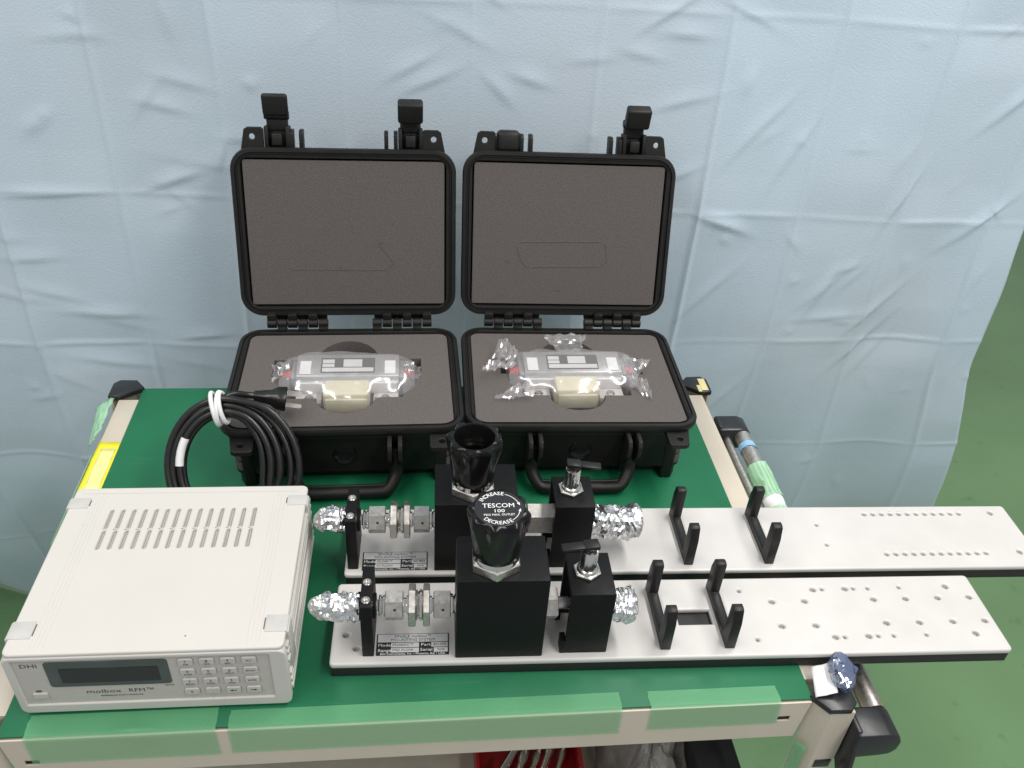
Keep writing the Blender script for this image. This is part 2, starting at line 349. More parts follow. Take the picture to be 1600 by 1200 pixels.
sm = o.modifiers.new('thickness', 'SOLIDIFY'); sm.thickness = 0.0006; sm.offset = 1
tag(o, 'pale blue creased sheet hanging behind the cart as a backdrop', 'cloth')

# ------------------------------------------------------------------ cart
cart = thing('tool_cart', 'ivory painted steel tool cart with black corner caps carrying all the equipment', 'cart', (0, 0, FZ))
def cz(z): return z-FZ
T = -0.0025        # top face of the cart tray
box('top_tray', -0.357, 0.357, -0.2475, 0.2475, cz(T-0.006), cz(T), 'cart', cart, 0.0008)
sq = lambda x, z: [(x-0.006, z-0.0035), (x+0.006, z-0.0035), (x+0.006, z+0.0035), (x-0.006, z+0.0035)]
plate2d('rail', [(-0.352, cz(-0.056)), (0.352, cz(-0.056)), (0.357, cz(T)), (-0.357, cz(T))], [sq(-0.337, cz(-0.036)), sq(0.335, cz(-0.026))], 0.002, 'cart', cart, TX(0, -0.2495, 0) @ XZ, 0.0005)
box('rail', -0.357, 0.357, 0.2485, 0.2505, cz(-0.056), cz(T), 'cart', cart)
for s in (-1, 1):
    prism('rail', [(s*0.3585, cz(T+0.0005)), (s*0.383, cz(T+0.0005)), (s*0.385, cz(T-0.002)), (s*0.385, cz(-0.056)), (s*0.3835, cz(-0.056)), (s*0.3835, cz(-0.010)), (s*0.3585, cz(-0.010))], -0.226, 0.226, 'cart', cart, 0.0004, 'y')
    for sy in (-1, 1):
        # angle-iron corner post with a chamfer towards the front rail
        pr = [(s*0.358, sy*0.2465), (s*0.372, sy*0.262), (s*0.395, sy*0.262), (s*0.395, sy*0.228), (s*0.392, sy*0.228), (s*0.392, sy*0.259), (s*0.3735, sy*0.259), (s*0.361, sy*0.2450)]
        prism('post', pr, cz(FZ)+0.0, cz(-0.004), 'cart', cart, 0, 'z')
        cp = [(s*0.3555, sy*0.2460), (s*0.369, sy*0.2630), (s*0.390, sy*0.2635), (s*0.397, sy*0.256), (s*0.397, sy*0.2280), (s*0.3845, sy*0.2265)]
        prism('corner_cap', cp, cz(-0.004), cz(0.0030), 'cap', cart, 0.0012, 'z')
for x_ in (-0.337, 0.335): box('hole_shade', x_-0.012, x_+0.012, -0.2480, -0.2476, cz(-0.046), cz(-0.014), 'cap', cart, 0)  # dark plates added behind the rail holes as painted shade
box('post_slot_shade', 0.3765, 0.3925, -0.2629, -0.2622, cz(-0.092), cz(-0.080), 'cap', cart, 0.0002)  # slot's shaded opening painted as a dark plate on the post face
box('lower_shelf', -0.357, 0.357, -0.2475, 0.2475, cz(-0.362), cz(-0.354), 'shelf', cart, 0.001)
# push handle on the right side
hb = TX(0, 0, -FZ)
def bracket(y, s, full):
    bm = bmesh.new()
    prof = [(0.3965, -0.0185), (0.428, -0.0185), (0.438, -0.023), (0.442, -0.032), (0.441, -0.043), (0.435, -0.050), (0.426, -0.052), (0.3965, -0.054)]
    a = [bm.verts.new((p[0], y-0.016, p[1])) for p in prof]; c_ = [bm.verts.new((p[0], y+0.016, p[1])) for p in prof]; n = len(prof)
    bm.faces.new(a); bm.faces.new(c_[::-1])
    for i in range(n): bm.faces.new((a[i], c_[i], c_[(i+1) % n], a[(i+1) % n]))
    bmesh.ops.recalc_face_normals(bm, faces=bm.faces)
    bmesh.ops.bevel(bm, geom=list(bm.edges), offset=0.003, segments=3, profile=0.5, affect='EDGES')
    bm.transform(hb); b_ = bmobj('handle_bracket', bm, 'cap', cart, 45)
    prism('bracket_flange', [(y-0.012, cz(-0.0165)), (y+0.012, cz(-0.0165)), (y+0.012, cz(-0.070)), (y-0.014, cz(-0.098)), (y-0.022, cz(-0.096)), (y-0.022, cz(-0.075))], 0.3962, 0.4015, 'cap', b_, 0.0015)
bracket(-0.262, 1, True); bracket(0.186, 1, False)
hd = tube('handle_bar', [(0.429, -0.245, cz(-0.031)), (0.429, -0.1, cz(-0.031)), (0.429, 0.05, cz(-0.031)), (0.429, 0.17, cz(-0.031))], 0.0105, 'satin', cart, 20)
tube('handle_bar', [(0.409, -0.245, cz(-0.036)), (0.409, 0.17, cz(-0.036))], 0.005, 'satin', cart, 14)
def sleeve(name, y0, y1, r, m, amp):
    bm = bmesh.new(); n = 14; rings = []
    for j in range(n+1):
        y = y0+(y1-y0)*j/n
        rings.append([bm.verts.new((0.429+(r+amp*nz(cos(a)*3, sin(a)*3, y*60))*cos(a), y, cz(-0.031)+(r+amp*nz(cos(a)*3, sin(a)*3, y*60+5))*sin(a))) for a in [2*pi*k/24 for k in range(24)]])
    for a, c_ in zip(rings, rings[1:]):
        for k in range(24): bm.faces.new((a[k], a[(k+1) % 24], c_[(k+1) % 24], c_[k]))
    return bmobj(name, bm, m, hd, 60)
sleeve('tape_wrap', 0.046, 0.105, 0.0138, 'tapew', 0.003)
sleeve('tape_wrap', -0.02, 0.026, 0.0136, 'tapew', 0.002)
sleeve('paper_wrap', 0.020, 0.050, 0.0122, 'sticker', 0.002)
sleeve('blue_tape', 0.140, 0.150, 0.0112, 'bluetape', 0.0003)
# loose green tape and labels on the left rail
def sheet(name, f, nu, nv, m, parent, ang=60, solid=0.0):
    bm = bmesh.new(); g = [[bm.verts.new(f(i/nu, j/nv)) for i in range(nu+1)] for j in range(nv+1)]
    for j in range(nv):
        for i in range(nu): bm.faces.new((g[j][i], g[j][i+1], g[j+1][i+1], g[j+1][i]))
    o = bmobj(name, bm, m, parent, ang)
    if solid: md = o.modifiers.new('thickness', 'SOLIDIFY'); md.thickness = solid
    return o
def ltape(u, v):
    y = 0.222-0.085*v
    return (-0.3865-u*0.026*(1-0.55*v)-0.003*nz(u*4, v*6), y+0.012*u*(1-v)*nz(v*5, 2.2), cz(0.004-0.004*u+0.004*nz(u*3, v*8, 3)-0.012*u*u))
sheet('loose_tape', ltape, 8, 14, 'tapew', cart, 60, 0.0003)
sheet('yellow_label', lambda u, v: (-0.3835+0.0265*u+0.0005*nz(v*9, u), 0.141-0.165*v, cz(T+0.0012+0.0004*nz(u*4, v*8))), 6, 16, 'yellow', cart, 60, 0.0003)
sheet('label_field', lambda u, v: (-0.3775+0.0165*u, 0.128-0.150*v, cz(T+0.0018+0.0004*nz(u*4, v*8))), 6, 16, mat('yellow_label_field', (0.80, 0.78, 0.30), 0.5, nscale=60, namt=0.12), cart, 60, 0.0002)
sheet('loose_tape', lambda u, v: (-0.386-0.004*u, 0.125-0.15*v, cz(T-0.018*u+0.001)), 4, 10, 'tapew', cart, 60, 0.0003)
box('worn_label', 0.3835, 0.3930, 0.2300, 0.2570, cz(0.0031), cz(0.0037), 'paleyellow', cart, 0.0002)
box('worn_label', 0.3784, 0.3834, 0.2270, 0.2420, cz(0.0031), cz(0.0036), 'paleyellow', cart, 0.0002)
sheet('loose_tape', lambda u, v: (0.355+0.008*u, -0.2512-0.0095*u, cz(-0.060-0.05*v)), 4, 6, 'tape', cart, 60, 0.0002)

# green mat with the tape strips that hold it
mt = thing('rubber_mat', 'smooth green rubber mat taped over the top of the ivory cart', 'mat')
box('mat_sheet', -0.358, 0.358, -0.2480, 0.2480, -0.0023, 0.0, 'mat_', mt, 0.0006)
def tapestrip(xa, xb, ya, zb, skew, bub):
    def f(u, v):
        x = xa+(xb-xa)*u; L1 = abs(ya+0.2505); L2 = abs(zb); s = v*(L1+L2)
        b_ = bub*exp(-((u-0.58)/0.13)**2)
        if s < L1:
            y = ya-s; z = 0.0006+b_*(s/L1)**2*0.7
            if L1-s < 0.004: z -= 0.0004*(0.004-(L1-s))/0.004
        else: y = -0.2516-b_*0.4*(1-(s-L1)/L2)**3; z = -(s-L1)+b_*0.7*(1-(s-L1)/L2)**6
        return (x+skew*v*(1 if u > 0.5 else 0.3)+0.0012*nz(v*11, u*9), y, z+0.0004*max(0, nz(u*9, v*5, xa)))
    return sheet('tape_strip', f, 40, 22, 'tape', mt, 70)
tapestrip(-0.336, -0.1795, -0.2290, -0.036, 0.001, 0.0085)
tapestrip(-0.1690, 0.1770, -0.2325, -0.035, 0.001, 0.0012)
tapestrip(0.2035, 0.3260, -0.2330, -0.032, 0.003, 0.0008)

# ------------------------------------------------------------------ carrying cases
CW, CD, CH = 0.27, 0.2083, 0.0854
def foam_hole():
    p = [(-0.0880, 0.0040), (-0.0655, 0.0040), (-0.0655, -0.0400), (-0.0330, -0.0400)]
    p += [(0.0335*cos(a), -0.0400+0.0290*sin(a)) for a in [pi+0.12+(pi-0.24)*k/12 for k in range(13)]]
    p += [(0.0330, -0.0400), (0.0655, -0.0400), (0.0655, 0.0040), (0.0880, 0.0040), (0.0880, 0.0385), (0.0350, 0.0385)]
    p += [(0.036*cos(a), 0.0385+0.041*sin(a)) for a in [0.05+(pi-0.1)*k/14 for k in range(15)]]
    p += [(-0.0350, 0.0385), (-0.0880, 0.0385)]
    return p
def latch(parent, x, kind):
    # lid latch standing up from the lid's front edge; lid frame: y up the lid, z out of the rim plane
    bm = bmesh.new(); e = CD
    if kind == 'low':
        addbox(bm, x-0.0145, x+0.0145, e-0.002, e+0.024, -0.030, -0.004, 0.006, 3)
        addbox(bm, x-0.0165, x+0.0165, e-0.002, e+0.016, -0.026, -0.010, 0.002, 2)
    else:
        t = {'up': 0.0, 'fwd': 0.010}[kind]
        for s in (-1, 1): addbox(bm, x+s*0.0125-0.0025, x+s*0.0125+0.0025, e-0.002, e+0.024, -0.026, -0.008, 0.0015)
        addbox(bm, x-0.0125, x+0.0125, e-0.002, e+0.022, -0.024, -0.019, 0.001)
        addbox(bm, x-0.006, x+0.006, e+0.002, e+0.016, -0.014, -0.005, 0.0015)
        addbox(bm, x-0.0125, x+0.0125, e+0.018, e+0.036, -0.026, -0.016, 0.002)
        addrev(bm, (x-0.0145, e+0.036, -0.016), (1, 0, 0), [(0.0045, 0), (0.005, 0.001), (0.005, 0.028), (0.0045, 0.029)], 14)
        addbox(bm, x-0.0150, x+0.0150, e+0.036, e+0.062, -0.016+t*0.2, -0.008+t, 0.0032, 3, TX(0, e+0.036, -0.012) @ Matrix.Rotation(0.30 if kind == 'up' else 0.5, 4, 'X') @ TX(0, -e-0.036, 0.012))
    return bmobj('latch', bm, 'case', parent, 40)
def make_case(loc, rz, tilt, latches, label, imprint):
    c = thing('carrying_case', label, 'case', (loc[0], loc[1], 0), rz, 'hard cases standing open at the back of the cart')
    loft('base_shell', [(0.222, 0.160, 0.016, 0.0), (0.228, 0.166, 0.020, 0.003), (0.236, 0.174, 0.022, 0.066), (0.256, 0.194, 0.024, 0.0685), (0.262, 0.200, 0.025, 0.0700), (0.263, 0.201, 0.025, 0.0745),
        (0.268, 0.206, 0.026, 0.0760), (0.270, 0.2083, 0.027, 0.0790), (0.270, 0.2083, 0.027, 0.0835), (0.2675, 0.2058, 0.026, 0.0858), (0.2600, 0.1983, 0.023, 0.0860), (0.2585, 0.1968, 0.022, 0.0838), (0.2550, 0.1933, 0.020, 0.0838), (0.2535, 0.1918, 0.019, 0.0858),
        (0.2480, 0.1905, 0.014, 0.0850), (0.2465, 0.1890, 0.013, 0.0830), (0.2465, 0.1890, 0.013, 0.018)], 'case', c, 8, True, True)
    plate2d('foam_insert', rrect(0.2455, 0.188, 0.010, 5), [foam_hole()], 0.047, 'foam', c, TX(0, 0, 0.0590), 0.0012)
    plate2d('foam_floor', rrect(0.2455, 0.188, 0.010, 5), [], 0.012, 'foam', c, TX(0, 0, 0.0285))
    # front of the base: ribs, padlock tabs, valve, handle
    fy = -CD/2
    for x in (-0.0620, -0.0505, 0.0505, 0.0620):
        prism('front_rib', [(-0.083, 0.006), (-0.090, 0.008), (fy-0.006, 0.040), (fy-0.019, 0.056), (fy-0.020, 0.070), (fy-0.016, 0.0765), (-0.083, 0.0765)], x-0.0024, x+0.0024, 'case', c, 0.0006)
    for s in (-1, 1):
        plate2d('padlock_tab', [(s*0.125, fy+0.020), (s*0.117, fy-0.0200), (s*0.113, fy-0.0225), (s*0.097, fy-0.0225), (s*0.0945, fy-0.020), (s*0.0945, fy+0.010)], [circ(s*0.108, fy-0.0115, 0.0036)], 0.006, 'case', c, TX(0, 0, 0.0740), 0.0008)
        prism('corner_pillar', [(s*0.098, -0.083), (s*0.101, -0.0955), (s*0.113, -0.0955), (s*0.119, -0.086), (s*0.119, -0.070)], 0.0, 0.0605, 'case', c, 0.0012, 'z')
        prism('side_rib', [(0.050*s-0.002, 0.004), (0.050*s+0.002, 0.004), (0.050*s+0.002, 0.069), (0.050*s-0.002, 0.069)], 0.114, 0.126, 'case', c, 0.0005)
        prism('side_rib', [(0.050*s-0.002, 0.004), (0.050*s+0.002, 0.004), (0.050*s+0.002, 0.069), (0.050*s-0.002, 0.069)], -0.126, -0.114, 'case', c, 0.0005)
    rev('purge_valve', (0, -0.084, 0.043), (0, -1, 0.12), [(0.0185, 0), (0.0185, 0.004), (0.0160, 0.0048), (0.0145, 0.0055), (0.0140, 0.0105), (0.0125, 0.0120), (0.0110, 0.0112), (0.006, 0.0108)], 'knob', c, 36)
    h = spline([(-0.0565, -0.100, 0.048), (-0.0570, -0.103, 0.036), (-0.0570, -0.108, 0.024), (-0.048, -0.1195, 0.0115), (-0.035, -0.1215, 0.0095), (0, -0.1215, 0.0095), (0.035, -0.1215, 0.0095), (0.048, -0.1195, 0.0115), (0.0570, -0.108, 0.024), (0.0570, -0.103, 0.036), (0.0565, -0.100, 0.048)], 5)
    hn = tube('handle', h, 0.0075, 'case', c, 12, False, 0.95, 60)
    tube('handle_ridge', [p+Vector((0, 0.0045, 0.0058)) for p in h[10:-10]], 0.0020, 'case', hn, 8)
    for s in (-1, 1): rev('handle_pivot', (s*0.0515, -0.100, 0.050), (s, 0, 0), [(0.0068, 0), (0.0072, 0.001), (0.0072, 0.0085), (0.0068, 0.0095)], 'case', c, 16)
    # hinge knuckles along the back
    hy, hz = CD/2+0.006, CH+0.0045
    for s in (-1, 1):
        for k in range(6):
            x = s*(0.034+k*0.0128); up = k % 2
            bm = bmesh.new(); addrev(bm, (x-0.0058, hy, hz), (1, 0, 0), [(0.0052, 0), (0.0058, 0.0006), (0.0058, 0.0110), (0.0052, 0.0116)], 16)
            if up: addbox(bm, x-0.0055, x+0.0055, hy-0.002, hy+0.008, hz, hz+0.013, 0.001)
            else: addbox(bm, x-0.0055, x+0.0055, hy-0.012, hy+0.002, hz-0.016, hz-0.001, 0.001)
            bmobj('hinge_knuckle', bm, 'case', c)
    # lid, swung open
    ca, sa = cos(tilt), sin(tilt)
    lm = Matrix(((1, 0, 0, 0), (0, sa, -ca, CD/2+0.012), (0, ca, sa, CH+0.012), (0, 0, 0, 1)))
    ctr = TX(0, CD/2, 0)
    lid = loft('lid', [(0.244, 0.180, 0.022, -0.036), (0.252, 0.190, 0.024, -0.033), (0.256, 0.194, 0.025, -0.012), (0.268, 0.206, 0.026, -0.010), (0.270, 0.2083, 0.027, -0.007), (0.270, 0.2083, 0.027, -0.002), (0.2675, 0.2058, 0.026, 0.0), (0.2600, 0.1983, 0.023, 0.0002), (0.2585, 0.1968, 0.022, -0.0026), (0.2540, 0.1923, 0.020, -0.0026), (0.2525, 0.1908, 0.019, -0.0006),
        (0.2465, 0.1850, 0.010, -0.0010), (0.2450, 0.1835, 0.009, -0.003), (0.2450, 0.1835, 0.009, -0.028)], 'case', c, 8, True, True, 40, ctr)
    lid.matrix_local = lm
    fo = plate2d('lid_foam', rrect(0.2415, 0.1795, 0.003, 3), [], 0.024, 'foam', lid, ctr @ TX(0, 0, -0.0145), 0.001)
    for s in (-1, 1):
        plate2d('padlock_tab', [(s*0.125, CD-0.020), (s*0.117, CD+0.0200), (s*0.113, CD+0.0225), (s*0.097, CD+0.0225), (s*0.0945, CD+0.020), (s*0.0945, CD-0.010)], [circ(s*0.108, CD+0.0115, 0.0036)], 0.006, 'case', lid, TX(0, 0, -0.012), 0.0008)
        for x in (0.0620, 0.0505): prism('lid_rib', [(CD-0.004, -0.026), (CD-0.004, -0.008), (CD+0.016, -0.008), (CD+0.020, -0.012), (CD+0.020, -0.026)], s*x-0.0024, s*x+0.0024, 'case', lid, 0.0008)
        box('hinge_leaf', min(s*0.030, s*0.102), max(s*0.030, s*0.102), -0.0075, 0.010, -0.014, -0.007, 'case', lid, 0.0015)
    for x, k in latches: latch(lid, x, k)
    # marks pressed into the lid foam
    for pts in imprint: tube('foam_mark', [(x, y, -0.0024) for x, y in pts], 0.00045, 'foam', fo, 6)
    return c
imA = [[(-0.072, 0.060), (0.045, 0.059), (0.052, 0.064), (0.058, 0.070)], [(0.038, 0.094), (0.044, 0.0945)], [(0.038, 0.093), (0.058, 0.068)], [(-0.074, 0.062), (-0.071, 0.061)], [(-0.014, 0.059), (-0.010, 0.064), (-0.008, 0.060)], [(0.055, 0.118), (0.057, 0.1185)]]
imB = [[(-0.065, 0.092), (-0.058, 0.072), (-0.052, 0.064), (0.046, 0.065), (0.054, 0.073), (0.050, 0.096)], [(-0.060, 0.096), (0.045, 0.098)], [(-0.082, 0.070), (-0.076, 0.073), (-0.071, 0.068)], [(-0.012, 0.034), (-0.007, 0.033), (-0.003, 0.035)], [(0.066, 0.106), (0.067, 0.104)]]
make_case((-0.0879, 0.1541), 0.0164, 0.2555, [(-0.0785, 'up'), (0.0800, 'fwd')], 'black hard case open behind the power cord, both lid latches raised', imA)
make_case((0.1848, 0.1554), -0.0178, 0.2785, [(-0.0785, 'low'), (0.0800, 'fwd')], 'black hard case on the right with its left lid latch folded down', imB)

# flow elements lying in the foam, each in a clear bag
def make_element(loc, rz, label, blabel, wild):
    loc = (loc[0], loc[1]+0.015)
    e = thing('flow_element', label, 'flow element', (loc[0], loc[1], 0.0350), rz, 'bagged flow elements in the foam')
    # body: extruded profile (y, z), local z=0 is the foam floor
    prism('body', [(-0.024, 0.006), (-0.024, 0.047), (-0.021, 0.0505), (-0.0185, 0.0555), (0.018, 0.0605), (0.023, 0.057), (0.023, 0.006)], -0.060, 0.060, 'alu', e, 0.0012)
    box('sheen_strip', -0.058, 0.058, -0.0275, -0.0240, 0.036, 0.0505, 'pale_side', e, 0.0008)  # whitish sheen of the front chamfer put into a pale strip's colour
    for s in (-1, 1):
        cap_ = rev('end_cap', (s*0.0605, -0.004, 0.042), (s, 0, 0), [(0.0095, 0), (0.0095, 0.009), (0.0080, 0.0105), (0.0080, 0.0160), (0.007, 0.0170)], 'red', e, 24)
        box('end_block', min(s*0.0595, s*0.066), max(s*0.0595, s*0.066), -0.018, 0.018, 0.010, 0.052, 'alu', e, 0.001)
        ft = box('foot', min(s*0.030, s*0.060), max(s*0.030, s*0.060), -0.0465, -0.0245, 0.016, 0.036, 'pale_side', e, 0.001)
        rev('screw', (s*0.044, -0.038, 0.0361), (0, 0, 1), [(0.0050, 0), (0.0050, 0.002), (0.0042, 0.003), (0.0022, 0.003), (0.0022, 0.0015)], 'steel', ft, 20)
        m_ = Matrix.Rotation(0.136, 4, 'X')
        box('white_sticker', min(s*0.043, s*0.056), max(s*0.043, s*0.056), -0.0165, 0.0065, 0.0005, 0.0008, 'sticker', e, 0.0001, 1, TX(0, 0, 0.0580) @ m_)
    nl = box('rating_label', -0.0315, 0.0315, -0.0140, 0.0115, 0.0004, 0.0008, 'inkb', e, 0.0001, 1, TX(0, 0, 0.0580) @ Matrix.Rotation(0.136, 4, 'X'))
    for (x0_, x1_, y0_, y1_) in ((-0.030, -0.016, 0.002, 0.0085), (-0.030, -0.016, -0.0045, 0.0008), (-0.0055, 0.0165, -0.0045, 0.0085), (-0.030, 0.030, -0.0128, -0.0060)):
        box('label_field', x0_, x1_, y0_, y1_, 0.0009, 0.0011, 'greylab', nl, 0, 1, TX(0, 0, 0.0580) @ Matrix.Rotation(0.136, 4, 'X'))
    cn = box('connector', -0.0262, 0.0262, -0.0570, -0.0275, 0.028, 0.0565, 'cream', e, 0.003, 3)
    box('connector_lip', -0.0235, 0.0235, -0.0595, -0.0565, 0.031, 0.0500, 'cream', cn, 0.001)
    # bag: crumpled film skin around the element
    rnd = random.Random(11 if wild else 17); off = rnd.random()*50
    nu, nv = 48, 30; bm = bmesh.new(); g = []
    for j in range(nv+1):
        v = j/nv; row = []
        for i in range(nu):
            a = 2*pi*i/nu
            t = -1+2*v                                        # along x
            taper = max(0.05, (1-abs(t)**5)) ** 0.5
            X_ = 0.079*t; ca_, sa_ = cos(a), sin(a)
            # superellipse section: y from -0.066..0.03, z up to 0.066
            k = 0.55; sy = math.copysign(abs(ca_)**k, ca_); sz = math.copysign(abs(sa_)**k, sa_)
            mid = exp(-(X_/0.036)**4)
            fy = 0.0255 if sy > 0 else 0.0480+0.0150*mid
            y = sy*fy*(0.55+0.45*taper)-0.0; z = 0.034+sz*((0.0275+0.002*mid) if sz > 0 else 0.028)*(0.45+0.55*taper)
            if sy < 0 and sz > 0: z = min(z, 0.066-max(0, (-y-0.024))*(0.75-0.62*mid))
            cr_ = abs(nz(X_*30+off, y*40, z*40))*0.0065+abs(nz(X_*85+off, y*80, z*80))*0.0022
            dirv = Vector((0.2*t, sy, sz)).normalized()
            z2 = max(z+dirv.z*cr_+0.0010, 0.0012)
            row.append(bm.verts.new((X_, y+dirv.y*cr_, z2)))
        g.append(row)
    for j in range(nv):
        for i in range(nu): bm.faces.new((g[j][i], g[j][(i+1) % nu], g[j+1][(i+1) % nu], g[j+1][i]))
    bm.faces.new(g[0][::-1]); bm.faces.new(g[-1])
    bmesh.ops.triangulate(bm, faces=bm.faces)
    me = bpy.data.meshes.new('bag_skin')
    bgt = thing('plastic_bag', blabel, 'bag', (loc[0], loc[1], 0.0350), rz, 'clear bags round the flow elements')
    bmobj('bag_skin', bm, 'bag', bgt, 22)
    def flap(o, du, dv, n, seed, amp):
        o, du, dv = Vector(o)+Vector((0, -0.004, 0.008 if wild else 0.005)), Vector(du), Vector(dv); nn = du.cross(dv).normalized()
        def f(u, v): return o+du*(u-0.5)*(0.6+0.6*v)+dv*v+nn*(amp*abs(nz(u*4+seed, v*3, seed))+amp*0.5*nz(u*9, v*8, seed))+du*0.12*nz(v*6, u*5, seed)
        sheet('bag_flap', f, n, n, 'bag', bgt, 20)
    if wild:
        flap((-0.068, 0.012, 0.052), (0.01, 0.036, 0), (-0.026, 0.008, 0.004), 12, 1.3, 0.012)
        flap((-0.072, -0.006, 0.050), (0.01, 0.03, -0.01), (-0.036, -0.010, 0.006), 12, 5.1, 0.012)
        flap((-0.058, -0.034, 0.046), (0.036, 0.0, 0), (-0.020, -0.030, 0.002), 12, 7.7, 0.010)
        flap((0.066, -0.028, 0.046), (0.0, 0.034, 0), (0.022, -0.018, 0.0), 12, 9.2, 0.012)
        flap((0.0, 0.024, 0.048), (0.046, 0, 0), (-0.004, 0.026, 0.010), 12, 3.3, 0.008)
        flap((0.06, 0.004, 0.054), (0.02, 0.03, 0), (0.028, -0.012, -0.006), 10, 4.4, 0.008)
    else:
        flap((-0.066, 0.0, 0.056), (0.0, 0.034, 0), (-0.022, -0.002, -0.016), 12, 2.3, 0.008)
        flap((0.068, 0.0, 0.056), (0.0, 0.034, 0), (0.022, -0.004, -0.016), 12, 6.4, 0.008)
    return e
make_element((-0.0865, 0.1500), 0.0164-0.01, 'grey flow element with cream connector in the foam behind the power cord', 'smooth clear bag wrapped close round the flow element behind the power cord', False)
make_element((0.1848, 0.1554), -0.0178+0.015, 'grey flow element with cream connector in the foam of the right case', 'crumpled clear bag with ragged ends round the flow element in the right case', True)

# ------------------------------------------------------------------ mounting plates with regulators
HS, HM, HL = 0.0017, 0.0024, 0.0029
holesP = []
for x, y, s in [(.0756, .0306, 's'), (.1054, .016, 'm'), (.1394, .0162, 'm'), (.1533, .0308, 'm'), (.1631, .0312, 's'), (.1876, .0314, 'm'), (.1966, .0316, 's'), (.212, .0315, 's'), (.2125, .0171, 'm'), (.2459, .0322, 's'), (.2466, .0173, 'm'), (.2966, .0324, 'L'), (.2812, .0177, 'm'), (.3152, .018, 'm'), (.106, -.0141, 'm'), (.1404, -.0141, 'm'), (.0769, -.0294, 's'), (.2134, -.0126, 'm'), (.2477, -.0126, 'm'), (.2826, -.0122, 'm'), (.3165, -.0119, 'm'), (.1552, -.0283, 'm'), (.1644, -.0284, 's'), (.1889, -.0279, 'm'), (.1984, -.0278, 's'), (.2142, -.0279, 's'), (.2479, -.0275, 's'), (.299, -.0271, 'L'), (-.3138, -.0149, 'm'), (-.3033, -.0301, 'm'), (-.3138, .0128, 'm')]:
    holesP.append(circ(x, y, {'s': HS, 'm': HM, 'L': HL}[s], 14, 1.25 if s == 'm' else 1))
holesP.append([(0.0045, -0.0098), (0.0386, -0.0098), (0.0386, 0.0080), (0.0045, 0.0080)])
holesQ = [circ(.2012+.01027*k, .0338, 0.0020, 14, 1.2) for k in range(12)]+[circ(.2018+.01027*k, -.0268, 0.0020, 14, 1.2) for k in range(12)]+[circ(.1401, -.0122, HS), circ(.1395, .0178, HS), circ(.3526, .0344, HL), circ(.3545, -.0255, HL)]
def foil(name, parent, p0, p1, r0, r1, seed, blunt=0.5):
    # crumpled foil wrapped round a tube end; p0 inner end -> p1 tip
    p0, p1 = Vector(p0), Vector(p1); u, v, d = frame(p1-p0); L = (p1-p0).length; nu, nv = 30, 26; bm = bmesh.new(); g = []
    for j in range(nv+1):
        t = j/nv; tip = 1.0 if t < 1-blunt*0.4 else sqrt(max(0.0, 1-((t-(1-blunt*0.4))/(blunt*0.4))**2)); r = (r0+(r1-r0)*t)*max(tip, 0.04)
        row = []
        for i in range(nu):
            a = 2*pi*i/nu; q = Vector((cos(a)*1.3, sin(a)*1.3, t*L*75))
            n_ = 0.0026*(1-2.6*abs(noise.noise(q*0.8+Vector((seed, 0, 0)))))+0.0015*(1-2.4*abs(noise.noise(q*1.7+Vector((0, seed, 0)))))+random.uniform(-1, 1)*0.00055
            row.append(bm.verts.new(p0+d*(L*t)+(u*cos(a)*1.06+v*sin(a))*(r+n_*max(tip, 0.3))+v*0.0016*sin(t*5+seed)))
        g.append(row)
    for j in range(nv):
        for i in range(nu): bm.faces.new((g[j][i], g[j][(i+1) % nu], g[j+1][(i+1) % nu], g[j+1][i]))
    bm.faces.new(g[0][::-1]); bm.faces.new(g[-1]); bmesh.ops.triangulate(bm, faces=bm.faces)
    return bmobj(name, bm, 'foil', parent, 8)
def hexnut(name, parent, x0, x1, y, z, r, m, rot=0.0): return rev(name, (x0, y, z), (1, 0, 0), hexprof(0, x1-x0, r), m, parent, 6, rot, None, 20)
